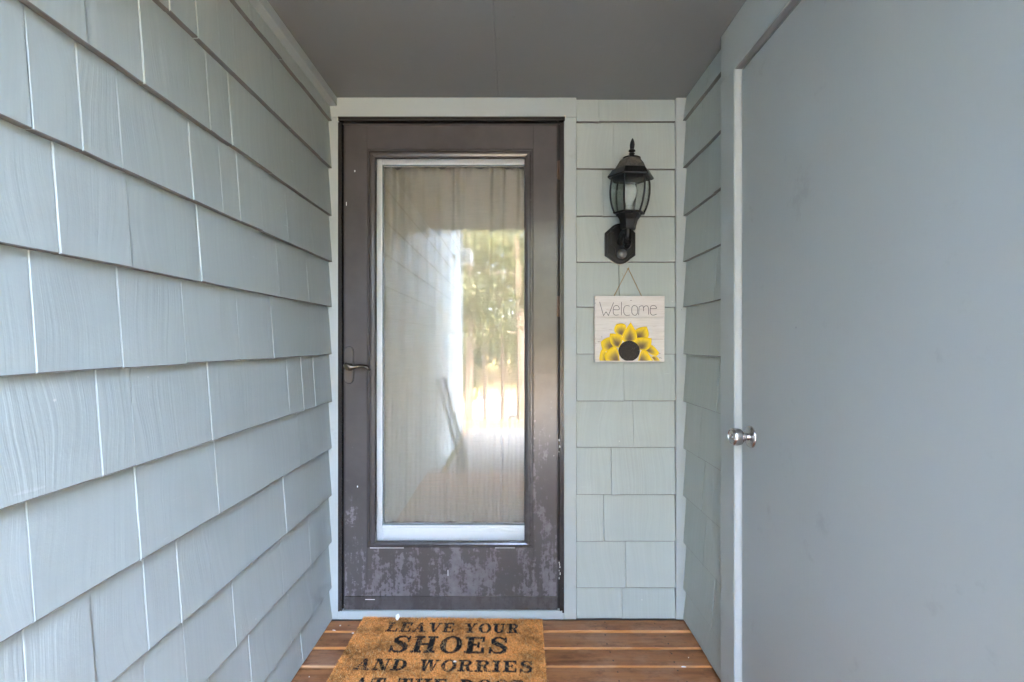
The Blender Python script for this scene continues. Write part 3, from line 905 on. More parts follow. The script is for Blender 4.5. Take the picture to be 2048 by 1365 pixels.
def glyph(ch, X, Y):
    r = lambda *a: rect(X, Y, *a)
    if ch == 'L': return r(.12, .38, 0, 1) | r(0, .9, 0, SF) | r(0, .52, 1 - SF, 1) | r(.77, .9, 0, .4), .95
    if ch == 'E': return r(.12, .38, 0, 1) | r(0, .88, 0, SF) | r(0, .86, 1 - SF, 1) | r(.3, .6, .44, .56) | r(.55, .65, .34, .66) | r(.75, .88, 0, .36) | r(.73, .86, .66, 1), .93
    if ch == 'A': return quad(X, Y, .1, .22, .44, .56) | quad(X, Y, .62, .9, .40, .62) | r(.25, .75, .28, .39) | r(0, .36, 0, SF) | r(.54, 1.02, 0, SF), 1.05
    if ch == 'V': return quad(X, Y, .42, .64, .12, .4) | quad(X, Y, .48, .60, .80, .92) | r(0, .5, 1 - SF, 1) | r(.66, 1.04, 1 - SF, 1), 1.05
    if ch == 'Y': return quad(X, Y, .38, .62, .12, .38, .42, 1) | quad(X, Y, .50, .62, .80, .92, .42, 1) | r(.38, .62, 0, .48) | r(0, .48, 1 - SF, 1) | r(.66, 1.02, 1 - SF, 1) | r(.24, .76, 0, SF), 1.03
    if ch == 'O': return ring(X, Y, .5, .5, .49, .53, .235, .42), 1.0
    if ch == 'U': return r(.13, .38, .32, 1) | r(.74, .86, .32, 1) | (ring(X, Y, .495, .34, .365, .36, .13, .23) & (Y < .34)) | r(0, .5, 1 - SF, 1) | r(.6, 1.0, 1 - SF, 1), 1.02
    if ch == 'R': return r(.12, .38, 0, 1) | r(0, .52, 0, SF) | r(0, .5, 1 - SF, 1) | (ring(X, Y, .48, .74, .38, .265, .16, .15) & (X > .46)) | r(.3, .5, .88, 1.0) | r(.3, .5, .475, .58) | quad(X, Y, .60, .84, .46, .66, .04, .5) | r(.72, 1.0, 0, .10), 1.0
    if ch == 'D': return r(.12, .38, 0, 1) | r(0, .5, 0, SF) | r(0, .5, 1 - SF, 1) | (ring(X, Y, .42, .5, .53, .5, .26, .38) & (X > .40)), 1.0
    if ch == 'H': return r(.12, .37, 0, 1) | r(.70, .95, 0, 1) | r(.3, .8, .45, .56) | r(0, .49, 0, SF) | r(0, .49, 1 - SF, 1) | r(.58, 1.07, 0, SF) | r(.58, 1.07, 1 - SF, 1), 1.12
    if ch == 'N': return r(.14, .25, 0, 1) | r(.82, .93, 0, 1) | quad(X, Y, .68, .93, .14, .42) | r(0, .4, 0, SF) | r(0, .36, 1 - SF, 1) | r(.66, 1.07, 1 - SF, 1), 1.12
    if ch == 'W': return quad(X, Y, .30, .48, .10, .33) | quad(X, Y, .36, .46, .55, .66) | quad(X, Y, .78, .96, .56, .78) | quad(X, Y, .84, .94, 1.08, 1.18) | r(0, .42, 1 - SF, 1) | r(.5, .84, 1 - SF, 1) | r(.98, 1.3, 1 - SF, 1), 1.32
    if ch == 'I': return r(.13, .39, 0, 1) | r(0, .52, 0, SF) | r(0, .52, 1 - SF, 1), .58
    if ch == 'T': return r(.34, .60, 0, 1) | r(.2, .74, 0, SF) | r(0, .94, 1 - SF, 1) | r(0, .12, .62, 1) | r(.82, .94, .62, 1), .98
    if ch == 'S':
        pts = [(.77, .72), (.70, .88), (.52, .96), (.32, .94), (.20, .80), (.24, .65), (.42, .56), (.60, .47), (.74, .34), (.72, .16), (.56, .05), (.34, .05), (.20, .14), (.12, .30)]
        th = [.08, .09, .10, .13, .19, .22, .25, .25, .22, .18, .12, .10, .09, .08]
        m = np.zeros(X.shape, bool)
        for k in range(len(pts) - 1): m |= seg_mask(X, Y, pts[k], pts[k + 1], th[k], th[k + 1])
        return m | r(.73, .83, .62, 1) | r(.06, .16, 0, .38), .9
    return np.zeros(X.shape, bool), .55
MW, MD = 0.747, 0.452
ink = Ink(MW, MD)
def write(text, u0, u1, v0, v1):
    """text between u0..u1 across the mat; caps from v0 (far) to v1 (near)"""
    adv = []
    z = np.zeros((1, 1))
    for ch in text: adv.append(glyph(ch, z, z)[1] + 0.10)
    tot = sum(adv) - 0.10
    sx = (u1 - u0) / tot; sy = v1 - v0
    cur = 0.0
    for ch, a in zip(text, adv):
        if ch != ' ':
            X = (ink.U - u0) / sx - cur; Y = (v1 - ink.V) / sy
            sel = (X > -.05) & (X < 1.45) & (Y > -.05) & (Y < 1.05)
            m, _ = glyph(ch, X, Y)
            ink.a |= m & sel
        cur += a
write('LEAVE YOUR', .118, .655, .036, .097)
write('SHOES', .160, .612, .122, .220)
write('AND WORRIES', .068, .703, .256, .315)
write('AT THE DOOR', .090, .680, .352, .414)
# worn, ragged ink
def vnoise(h, w, step):
    gy, gx = h // step + 3, w // step + 3
    g = rng.random((gy, gx))
    yy = np.arange(h) / step; xx = np.arange(w) / step
    iy, ix = yy.astype(int), xx.astype(int); fy, fx = (yy - iy)[:, None], (xx - ix)[None, :]
    g00 = g[np.ix_(iy, ix)]; g01 = g[np.ix_(iy, ix + 1)]; g10 = g[np.ix_(iy + 1, ix)]; g11 = g[np.ix_(iy + 1, ix + 1)]
    return (g00 * (1 - fx) + g01 * fx) * (1 - fy) + (g10 * (1 - fx) + g11 * fx) * fy
patch = 0.6 * vnoise(ink.h, ink.w, 60) + 0.4 * vnoise(ink.h, ink.w, 17)
dark = 0.5 * vnoise(ink.h, ink.w, 45) + 0.3 * vnoise(ink.h, ink.w, 12) + 0.2 * vnoise(ink.h, ink.w, 5)
mat_root = empty('doormat', (PX(728, 1.952), 1.952, 0.0), 'coir doormat with black lettering lying in front of the door', 'doormat')
MROT = R(-1.30)
matM = Matrix.Translation((-0.6195, 1.9515, 0.0)) @ Matrix.Rotation(MROT, 4, 'Z')
def mat_pt(u, v, z): return matM @ Vector((u, -v, z))
ca, sa = math.cos(MROT), math.sin(MROT)
def mat_np(u, v, z):
    x = u * ca + v * sa; y = u * sa - v * ca
    return np.stack([x - 0.6195, y + 1.9515, z], -1)
MT = 0.0155
def colour_mesh(name, co, tris, cols, mat, parent, kind=None):
    me = bpy.data.meshes.new(name)
    me.vertices.add(len(co)); me.vertices.foreach_set('co', co.astype(np.float32).ravel())
    n, k = tris.shape
    me.loops.add(n * k); me.loops.foreach_set('vertex_index', tris.astype(np.int32).ravel())
    me.polygons.add(n)
    me.polygons.foreach_set('loop_start', np.arange(0, n * k, k, dtype=np.int32))
    me.polygons.foreach_set('loop_total', np.full(n, k, dtype=np.int32))
    ca_ = me.color_attributes.new('pigment', 'FLOAT_COLOR', 'POINT')
    ca_.data.foreach_set('color', np.concatenate([cols, np.ones((len(cols), 1))], 1).astype(np.float32).ravel())
    me.update(calc_edges=True); me.validate()
    o = link_mesh(name, me, mat, parent)
    if kind: o['kind'] = kind
    return o
def attr_mat(name, rough=0.85, spec=0.15, bump=None):
    m = NT(name)
    a = m.n('ShaderNodeAttribute', attribute_name='pigment')
    kw = dict(color=a.outputs['Color'], rough=rough, spec=spec)
    if bump: kw['normal'] = m.bump(m.noise(m.pos(), bump, 3, 0.6), 0.4, 0.001)
    return m.set(**kw)
M['coir'] = attr_mat('coir_fibre', 0.8, 0.2)
TAN = np.array([(0.74, 0.33, 0.09), (0.62, 0.24, 0.055), (0.88, 0.47, 0.17), (0.48, 0.17, 0.035)])
def mat_colours(u, v, inkprob):
    iy = np.clip((v * 1000).astype(int), 0, ink.h - 1); ix = np.clip((u * 1000).astype(int), 0, ink.w - 1)
    base = TAN[rng.choice(4, len(u), p=[.42, .25, .2, .13])]
    d = dark[iy, ix]
    base = base * (1.25 - 0.75 * np.clip((d - 0.38) * 2.6, 0, 1))[:, None]
    base = base * rng.uniform(0.8, 1.2, (len(u), 1))
    inked = ink.a[iy, ix] & (rng.random(len(u)) < inkprob * (1.12 - 0.42 * np.clip((patch[iy, ix] - 0.5) * 3.2, 0, 1)))
    base[inked] = np.array((0.013, 0.012, 0.014)) * rng.uniform(0.6, 2.0, (int(inked.sum()), 1))
    return base
# body of the mat
gx, gy = 250, 150
uu, vv = np.meshgrid(np.linspace(0, MW, gx + 1), np.linspace(0, MD, gy + 1))
edge = np.minimum(np.minimum(uu, MW - uu), np.minimum(vv, MD - vv))
z = MT - 0.004 * np.exp(-edge / 0.004) + rng.uniform(-0.0012, 0.0012, uu.shape)
jit = np.where(edge < 0.001, 1.0, 0.0)
co = mat_np((uu + jit * rng.uniform(-.0018, .0018, uu.shape)).ravel(), (vv + jit * rng.uniform(-.0018, .0018, uu.shape)).ravel(), z.ravel())
cols = mat_colours(uu.ravel(), vv.ravel(), 0.95) * 0.62
idx = np.arange((gx + 1) * (gy + 1)).reshape(gy + 1, gx + 1)
quads = np.stack([idx[:-1, :-1], idx[1:, :-1], idx[1:, 1:], idx[:-1, 1:]], -1).reshape(-1, 4)
# skirt down to the backing
border = list(idx[0, :]) + list(idx[1:, -1]) + list(idx[-1, -2::-1]) + list(idx[-2:0:-1, 0])
low_co = co[border].copy(); low_co[:, 2] = 0.0
nb0 = len(co)
co = np.concatenate([co, low_co]); cols = np.concatenate([cols, cols[border] * 0.7])
k = len(border)
sk = np.array([(border[i], border[(i + 1) % k], nb0 + (i + 1) % k, nb0 + i) for i in range(k)])
colour_mesh('mat_body', co, np.concatenate([quads, sk]), cols, M['coir'], mat_root)
# bristles
N = 150000
u = rng.uniform(-0.001, MW + 0.001, N); v = rng.uniform(-0.001, MD + 0.001, N)
az = rng.uniform(0, 2 * math.pi, N); lean = rng.uniform(0.1, 1.3, N) ** 1.2
ln = rng.uniform(0.003, 0.0075, N); wd = rng.uniform(0.0004, 0.0009, N)
base = mat_np(u, v, np.full(N, MT - 0.0012))
dirv = np.stack([np.cos(az) * np.sin(lean), np.sin(az) * np.sin(lean), np.cos(lean)], -1)
side = np.stack([-np.sin(az + rng.uniform(-1, 1, N)), np.cos(az), np.zeros(N)], -1) * wd[:, None]
tip = base + dirv * ln[:, None]
co = np.stack([base - side, base + side, tip], 1).reshape(-1, 3)
cc = mat_colours(u, v, 0.93)
cols = np.repeat(cc, 3, 0)
colour_mesh('bristles', co, np.arange(3 * N).reshape(-1, 3), cols, M['coir'], mat_root, 'stuff')
# long stray fibres
N = 900
u = rng.uniform(0, MW, N); v = rng.uniform(0, MD, N); az = rng.uniform(0, 2 * math.pi, N); ln = rng.uniform(.012, .034, N)
p0 = mat_np(u, v, np.full(N, MT + .003)); dv = np.stack([np.cos(az), np.sin(az), rng.uniform(-.05, .35, N)], -1)
sd_ = np.stack([-np.sin(az), np.cos(az), np.zeros(N)], -1) * 0.00045
p1 = p0 + dv * ln[:, None] * .5 + np.array((0, 0, .001)); p2 = p0 + dv * ln[:, None]
co = np.stack([p0 - sd_, p0 + sd_, p1 + sd_, p1 - sd_, p2], 1).reshape(-1, 3)
bi = np.arange(N)[:, None] * 5
t = np.concatenate([bi + np.array([0, 1, 2]), bi + np.array([0, 2, 3]), bi + np.array([3, 2, 4])])
colour_mesh('stray_fibres', co, t, np.repeat(np.array([(0.62, 0.44, 0.22)]) * rng.uniform(.6, 1.2, (N, 1)), 5, 0), M['coir'], mat_root, 'stuff')

# ------------------------------------------------------------------ paint flakes
def flake(px, py, zoff, w, h, label, lean=0.0):
    Y = F * (EYE - zoff) / (py - 685)
    X = PX(px, Y)
    n = 7
    vs = []
    r = random.Random(int(px * 7 + py))
    ang = [2 * math.pi * k / n for k in range(n)]
    rr = [r.uniform(.65, 1.1) for _ in range(n)]
    Rm = Matrix.Translation((X, Y, zoff + (h / 2 * math.sin(lean) + 0.001))) @ Matrix.Rotation(r.uniform(-.3, .3), 4, 'Z') @ Matrix.Rotation(lean, 4, 'X')
    top = [(w / 2 * q * math.cos(a), h / 2 * q * math.sin(a), 0.0009 + r.uniform(0, .0012)) for q, a in zip(rr, ang)]
    bot = [(x, y, z - 0.0012) for x, y, z in top]
    b = MB(); b.add(top + bot, [tuple(range(n)), tuple(reversed(range(n, 2 * n)))] + [(k, k + n, (k + 1) % n + n, (k + 1) % n) for k in range(n)], mat=Rm)
    o = b.build('paint_flake', M['chip'])
    return tag(o, label, 'paint flake', 'white paint flakes on the deck and mat')
flake(795, 1242, 0.020, 0.017, 0.030, 'largest white flake standing at the back edge of the doormat', R(75))
flake(910, 1324.5, 0.0205, 0.014, 0.010, 'white flake lying on the lettering in the middle of the doormat')
flake(706, 1267.5, 0.0, 0.012, 0.008, 'small white flake on the deck just left of the doormat')
flake(680.5, 1252.5, 0.0, 0.007, 0.007, 'tiny white flake on the rearmost deck plank near the left wall')
flake(1377, 1316.5, 0.0, 0.0045, 0.005, 'tiny white flake on the deck right of the doormat')
flake(1367, 1335, 0.0, 0.020, 0.006, 'long white flake lying along a plank gap at the right')
flake(668, 1261.5, 0.0, 0.015, 0.005, 'thin white flake in the rear plank gap at the left wall')
flake(618.5, 1355, 0.0, 0.004, 0.004, 'tiny white speck on the deck near the bottom left corner')

# ------------------------------------------------------------------ lantern
LX, LY, LZ = 0.4530, 1.805, 1.6130
tip_v = Vector((0.4640, 1.782, 1.9486)) - Vector((LX, LY, LZ))
lamp = empty('wall_lantern', (0.456, D, 1.58), 'black outdoor wall lantern with curved glass above the welcome sign', 'wall lamp')
Tl = Matrix.Translation((LX, LY, LZ)) @ tip_v.to_track_quat('Z', 'Y').to_matrix().to_4x4()
# keep one flat of the hexagon facing the porch opening
zax = tip_v.normalized(); yax = Vector((0, 1, 0)); xax = yax.cross(zax).normalized(); yax = zax.cross(xax).normalized()
rot = Matrix((xax, yax, zax)).transposed().to_4x4()
Tl = Matrix.Translation((LX, LY, LZ)) @ rot
hz = lambda z: z - 1.613
PH = 0.0                                     # vertices at 0,60,.. -> flats face +-Y
roof = MB()
roof.lathe([(0.080, hz(1.801)), (0.0885, hz(1.799)), (0.0900, hz(1.804)), (0.0720, hz(1.829)), (0.0640, hz(1.832))], 6, Tl, PH)
roof.build('roof_brim', M['lamp_black'], lamp, 0.0012, segs=2)
MB().lathe([(0.0635, hz(1.8325)), (0.060, hz(1.838)), (0.052, hz(1.852)), (0.0455, hz(1.864)), (0.040, hz(1.870)), (0.036, hz(1.8725))], 6, Tl, PH).build('roof', M['lamp_weathered'], lamp, 0.001)
fin = MB().lathe([(0.034, hz(1.873)), (0.034, hz(1.877)), (0.020, hz(1.881)), (0.009, hz(1.884)), (0.0085, hz(1.889)), (0.0125, hz(1.892)), (0.0075, hz(1.895)), (0.0075, hz(1.898)), (0.0135, hz(1.902)), (0.0125, hz(1.906)), (0.007, hz(1.909)), (0.0085, hz(1.916)), (0.0095, hz(1.926)), (0.0075, hz(1.937)), (0.004, hz(1.946)), (0.001, hz(1.951))], 20, Tl)
fin.build('finial', M['lamp_black'], lamp, smooth=True)
GP = [(0.0695, 1.801), (0.0730, 1.786), (0.0750, 1.765), (0.0750, 1.745), (0.0732, 1.725), (0.0695, 1.705), (0.0640, 1.687), (0.0560, 1.668)]
for k in range(6):
    a0, a1 = PH + k * math.pi / 3, PH + (k + 1) * math.pi / 3
    vs = []
    for dr in (0.0, -0.0022):
        for (r, h) in GP:
            for a in (a0, a1):
                vs.append(((r + dr) * math.cos(a), (r + dr) * math.sin(a), hz(h)))
    n = len(GP); fs = []
    for i in range(n - 1):
        fs.append((2 * i, 2 * i + 1, 2 * i + 3, 2 * i + 2))
        fs.append((2 * n + 2 * i, 2 * n + 2 * i + 2, 2 * n + 2 * i + 3, 2 * n + 2 * i + 1))
    o = MB().add(vs, fs, mat=Tl).build('glass_panel', M['lamp_glass'], lamp, smooth=True)
    bar = MB(); pts = [Tl @ Vector(((r + .0008) * math.cos(a0), (r + .0008) * math.sin(a0), hz(h))) for (r, h) in GP]
    bar.tube(pts, 0.0036, 8)
    bar.build('glazing_bar', M['lamp_black'], lamp, smooth=True)
cup = MB()
cup.lathe([(0.057, hz(1.664)), (0.0625, hz(1.6665)), (0.0625, hz(1.670)), (0.056, hz(1.672))], 6, Tl, PH)
cup.lathe([(0.0275, hz(1.606)), (0.0300, hz(1.609)), (0.0310, hz(1.622)), (0.0360, hz(1.642)), (0.0455, hz(1.656)), (0.050, hz(1.6635))], 6, Tl, PH)
for k in range(6):
    a = PH + (k + .5) * math.pi / 3
    cup.lathe([(0.0038, -0.005), (0.0038, 0.0)], 8, Tl @ Matrix.Translation((0.047 * math.cos(a), 0.047 * math.sin(a), hz(1.664))))
cup.build('cup', M['lamp_black'], lamp, 0.0008, segs=1)
MB().lathe([(0.0125, hz(1.608)), (0.0125, hz(1.585)), (0.0105, hz(1.580)), (0.0105, hz(1.574)), (0.0145, hz(1.571)), (0.0145, hz(1.566)), (0.0115, hz(1.563)), (0.0150, hz(1.559)), (0.0160, hz(1.553)), (0.0120, hz(1.549)), (0.0145, hz(1.544)), (0.0110, hz(1.537)), (0.006, hz(1.532)), (0.001, hz(1.530))], 18, Tl).build('stem', M['lamp_black'], lamp, smooth=True)
P, Q = smooth_path([(0.452, D - .020, 1.585), (0.452, D - .055, 1.607), (0.4525, D - .095, 1.612), (0.4525, D - .13, 1.604), (0.453, D - .150, 1.590)], [(.014, .022), (.011, .014), (.009, .011), (.009, .010), (.009, .009)])
MB().tube(P, Q, 14).build('arm', M['lamp_black'], lamp, smooth=True)
# back plate: arched top, straight sides, tapered round bottom
def plate(xc, w, zt, zb, k=8, ins=0.0):
    W = w / 2 - ins; T = zt - ins; B = zb + ins
    o = []
    for j in range(k + 1):
        a = R(50) + R(80) * j / k
        o.append((xc + W * 0.95 * math.cos(a) / math.cos(R(50)) * 0.72, T - 0.022 + 0.022 * (math.sin(a) - math.sin(R(50))) / (1 - math.sin(R(50)))))
    o.append((xc - W, T - 0.040)); o.append((xc - W, B + 0.036))
    for j in range(k + 1):
        a = R(230) + R(80) * j / k
        o.append((xc + W * 0.95 * math.cos(a) / math.cos(R(50)) * 0.72, B + 0.022 + 0.022 * (math.sin(a) + math.sin(R(50))) / (1 - math.sin(R(50)))))
    o.append((xc + W, B + 0.036)); o.append((xc + W, T - 0.040))
    return o
MB().prism(plate(0.4560, 0.128, 1.667, 1.496), D - 0.010, D + 0.004).build('back_plate', M['lamp_black'], lamp, 0.003)
MB().prism(plate(0.4560, 0.128, 1.667, 1.496, ins=0.009), D - 0.017, D - 0.0102).build('plate_rim', M['lamp_black'], lamp, 0.003)
# raised field with narrow throat
fld = [(0.402 + .012, 1.652 - .012), (0.498, 1.640), (0.498, 1.575), (0.482, 1.562), (0.480, 1.535), (0.470, 1.522), (0.444, 1.522), (0.434, 1.535), (0.432, 1.562), (0.414, 1.575)]
MB().prism(fld, D - 0.023, D - 0.0172).build('plate_field', M['lamp_black'], lamp, 0.002)
so = MB()
so.lathe([(0.0215, 0), (0.0215, 0.012), (0.0190, 0.021), (0.0120, 0.027), (0.002, 0.029)], 22, Matrix.Translation((0.457, D - .0232, 1.534)) @ Matrix.Rotation(R(90), 4, 'X'))
so.build('motion_sensor', M['sensor'], lamp, smooth=True)
b = MB()
for (x, z) in ((0.4215, 1.628), (0.4905, 1.622)):
    b.lathe([(0.0050, 0), (0.0045, 0.003), (0.002, 0.004)], 12, Matrix.Translation((x, D - .0232, z)) @ Matrix.Rotation(R(90), 4, 'X'))
b.build('screw', M['lamp_black'], lamp, smooth=True)['kind'] = 'stuff'
MB().lathe([(0.015, hz(1.670)), (0.015, hz(1.692)), (0.012, hz(1.696))], 18, Tl).build('socket', M['bulb'], lamp, smooth=True)
MB().lathe([(0.0125, hz(1.697)), (0.014, hz(1.706)), (0.019, hz(1.718)), (0.025, hz(1.734)), (0.0275, hz(1.748)), (0.0262, hz(1.760)), (0.021, hz(1.770)), (0.012, hz(1.776)), (0.001, hz(1.778))], 24, Tl).build('bulb', M['bulb'], lamp, smooth=True)
b = MB(); 
b.prism([(0.414, 1.5085), (0.456, 1.4925), (0.492, 1.5065), (0.488, 1.5085), (0.456, 1.4955), (0.418, 1.5110)], D - 0.006, D + 0.003)
b.build('caulk_bead', M['caulk'], lamp)

# ------------------------------------------------------------------ welcome sign
YS = D - 0.026                               # front face
sx0, sx1 = PX(1189.5, YS), PX(1329.2, YS)
sgn = empty('welcome_sign', (PX(1259, YS), YS, PZ(658, YS)), 'square white wooden welcome sign with a painted sunflower, hung on twine', 'sign')
def whitewash():
    m = NT('whitewashed_wood')
    p = m.pos(); r = m.math('MULTIPLY', m.rand(), 31.0)
    g = m.noise(m.scale(p, (9, 60, 150)), 1.0, 5, 0.7, r, 0.5)
    g2 = m.noise(m.scale(p, (14, 30, 90)), 1.0, 5, 0.65, r, 1.0)
    c = m.mix(m.ramp(g, [(0.3, 0.0), (0.65, 1.0)]), (0.60, 0.54, 0.49), (0.72, 0.67, 0.63))
    c = m.mix(m.math('MULTIPLY', m.ramp(g2, [(0.62, 0.0), (0.68, 1.0)]), 0.55), c, (0.36, 0.20, 0.13))
    vor = m.n('ShaderNodeTexVoronoi', i_Scale=1.0); m.l(m.scale(p, (26, 26, 60)), vor.inputs['Vector'])
    k = m.math('LESS_THAN', vor.outputs['Distance'], 0.09)
    k = m.math('MULTIPLY', k, m.ramp(m.noise(p, 14.0, 1, 0.5), [(0.55, 0.0), (0.6, 1.0)]))
    c = m.mix(m.math('MULTIPLY', k, 0.85), c, (0.12, 0.085, 0.06))
    return m.set(color=c, rough=0.75, normal=m.bump(g, 0.5, 0.001), spec=0.25)
M['whitewash'] = whitewash()
M['raw_edge'] = wood('raw_wood_edge', (0.36, 0.24, 0.14), (0.46, 0.32, 0.20), (0.3, 0.2, 0.12), knots=False)
seams = [592.0, 636.2, 678.8, 724.5]
for k in range(3):
    b = MB().box(sx0 + random.uniform(-.0006, .0006), sx1 + random.uniform(-.0006, .0006), YS + (0.0004 if k == 1 else 0), YS + 0.017, PZ(seams[k + 1], YS) + 0.0005, PZ(seams[k], YS) - 0.0005)
    b.build('board', M['whitewash'], sgn, 0.0016)
MB().box(sx0 + 0.0006, sx1 - 0.0006, YS + 0.0175, YS + 0.0215, PZ(723.8, YS), PZ(592.6, YS)).build('backing_edge', M['raw_edge'], sgn)
def sp(x, y, n):   # crop pixel (6.5 per photo pixel, origin 1170,530) -> on the sign's face
    return Vector((PX(1170 + x / 6.5, YS), YS - n, PZ(530 + y / 6.5, YS)))
M['ink'] = simple('grey_black_paint', (0.035, 0.033, 0.036), 0.7)
strokes = {'W': [[(190, 482), (241, 664)], [(239, 664), (274, 610)], [(272, 610), (306, 662)], [(304, 662), (372, 488)]],
           'e': [[(372, 584), (440, 584), (442, 555), (428, 535), (395, 532), (372, 552), (366, 600), (372, 638), (395, 655), (438, 650)]],
           'l': [[(474, 484), (472, 656)]],
           'c': [[(582, 538), (540, 532), (512, 548), (502, 592), (510, 636), (538, 658), (586, 652)]],
           'o': [[(630, 533), (612, 550), (607, 595), (614, 636), (640, 656), (668, 650), (682, 620), (683, 565), (668, 538), (640, 530), (630, 533)]],
           'm': [[(697, 654), (703, 560), (712, 542), (740, 534), (757, 545), (762, 603)], [(762, 560), (775, 540), (800, 534), (820, 548), (826, 600), (827, 648)]],
           'e2': [[(852, 571), (926, 569), (925, 548), (905, 532), (870, 533), (852, 552), (847, 600), (856, 640), (885, 656), (932, 642)]]}
lt = MB()
def ribbon(b, pts, w, n0):
    vs, fs = [], []
    P = [sp(x, y, n0) for x, y in pts]
    P, _ = smooth_path(P, [0.1] * len(P), 4) if len(P) > 2 and w < 0 else (P, None)
    w = abs(w)
    for i, p in enumerate(P):
        t = (P[min(i + 1, len(P) - 1)] - P[max(i - 1, 0)]).normalized()
        s = Vector((-t.z, 0, t.x)) * w / 2
        for q in (p - s, p + s): vs.append(q); vs.append(q + Vector((0, 0.0005, 0)))
    for i in range(len(P) - 1):
        a, c = 4 * i, 4 * i + 4
        fs += [(a, a + 2, c + 2, c), (a, c, c + 1, a + 1), (a + 2, a + 3, c + 3, c + 2)]
    b.add(vs, fs)
for key, ss in strokes.items():
    b = MB()
    for s in ss: ribbon(b, s, 0.0021 if key in 'Wl' else -0.0021, 0.0005)
    b.build('letter', M['ink'], sgn)
b = MB(); ribbon(b, [(968, 1204), (974, 1222)], 0.0010, .0009); ribbon(b, [(968, 1204), (984, 1206), (972, 1214)], 0.0010, .0009); ribbon(b, [(990, 1208), (988, 1218), (1000, 1214)], 0.0010, .0009); ribbon(b, [(952, 1155), (982, 1155)], 0.0012, .0009)
b.build('signature', M['ink'], sgn)
# sunflower: each petal a slightly raised painted leaf, yellow rim fading to brown heart
M['petal'] = attr_mat('sunflower_paint', 0.6, 0.3, 160)
YEL = np.array((0.90, 0.62, 0.015)); YE2 = np.array((0.62, 0.40, 0.055)); BRN = np.array((0.14, 0.09, 0.045))
CF = (573, 1120)
BOT = 1247.0
petals = [  # tip, left belly, base, right belly, layer
    ((413, 768), (382, 868), (485, 930), (530, 790), 1), ((800, 802), (815, 950), (668, 980), (655, 850), 1),
    ((205, 1000), (250, 1120), (372, 1085), (335, 945), 1), ((962, 1140), (905, 1185), (775, 1108), (845, 1035), 1),
    ((188, 1195), (215, 1262), (330, 1262), (240, 1100), 1), ((978, 1262), (930, 1275), (862, 1195), (930, 1195), 1),
    ((323, 893), (340, 1030), (440, 1078), (480, 935), 2), ((864, 955), (830, 1090), (700, 1105), (655, 965), 2),
    ((252, 1172), (300, 1270), (450, 1262), (390, 1065), 3), ((884, 1262), (800, 1290), (690, 1262), (760, 1100), 3),
    ((592, 750), (482, 950), (575, 1010), (676, 945), 3)]
for (tp, lb, bs, rb, lay_) in petals:
    n0 = 0.0006 + 0.0005 * lay_
    ctr = np.array([(tp[0] + 2 * bs[0] + lb[0] * .5 + rb[0] * .5) / 4, (tp[1] + 2 * bs[1] + .5 * lb[1] + .5 * rb[1]) / 4])
    def qb(p0, p1, p2, t):  # curve through p1
        c = 2 * np.array(p1, float) - 0.5 * (np.array(p0, float) + np.array(p2))
        return (1 - t) ** 2 * np.array(p0, float) + 2 * t * (1 - t) * c + t * t * np.array(p2, float)
    ol = [qb(tp, lb, bs, t) for t in np.linspace(0, 1, 12, endpoint=False)] + [qb(bs, rb, tp, t) for t in np.linspace(0, 1, 12, endpoint=False)]
    rings = [1.0, 0.88, 0.70, 0.46, 0.22, 0.01]
    rc = [YEL, YEL * .98, YEL * .45 + YE2 * .5, YE2 * .45 + BRN * .8, BRN * 1.3, BRN * 1.1]
    vs, cs = [], []
    for f_, cl in zip(rings, rc):
        for q in ol:
            p = ctr + (np.array(bs, float) - ctr) * (1 - f_) * 0.55 + (q - ctr) * f_
            p[1] = min(p[1], BOT)
            vs.append(tuple(sp(p[0], p[1], n0))); cs.append(cl * random.uniform(.9, 1.1))
    m_ = len(ol); fs = []
    for i in range(len(rings) - 1):
        for j in range(m_):
            fs.append((i * m_ + j, (i + 1) * m_ + j, (i + 1) * m_ + (j + 1) % m_, i * m_ + (j + 1) % m_))
    vs += [(v_[0], v_[1] + 0.0008, v_[2]) for v_ in vs[:m_]]; cs += [YEL * .8] * m_
    bb0 = len(rings) * m_
    for j in range(m_): fs.append((j, (j + 1) % m_, bb0 + (j + 1) % m_, bb0 + j))
    colour_mesh('petal', np.array(vs), np.array(fs), np.array(cs), M['petal'], sgn)
def disc_mat():
    m = NT('sunflower_heart'); p = m.pos()
    n = m.noise(m.scale(p, (260, 100, 700)), 1.0, 3, 0.6)
    return m.set(color=m.mix(m.ramp(n, [(0.60, 0.0), (0.66, 1.0)]), (0.030, 0.024, 0.020), (0.26, 0.20, 0.13)), rough=0.7, spec=0.2)
b = MB(); ol = []
for k_ in range(40):
    a = 2 * math.pi * k_ / 40
    x, y = CF[0] + 138 * math.cos(a), CF[1] + 133 * math.sin(a)
    ol.append((x, min(y, BOT)))
tv = [sp(x, y, 0.0029) for x, y in ol]; bv_ = [sp(x, y, 0.0002) for x, y in ol]
b.add(tv + bv_, [tuple(range(40))] + [(k_, (k_ + 1) % 40, (k_ + 1) % 40 + 40, k_ + 40) for k_ in range(40)])
b.build('flower_heart', disc_mat(), sgn)
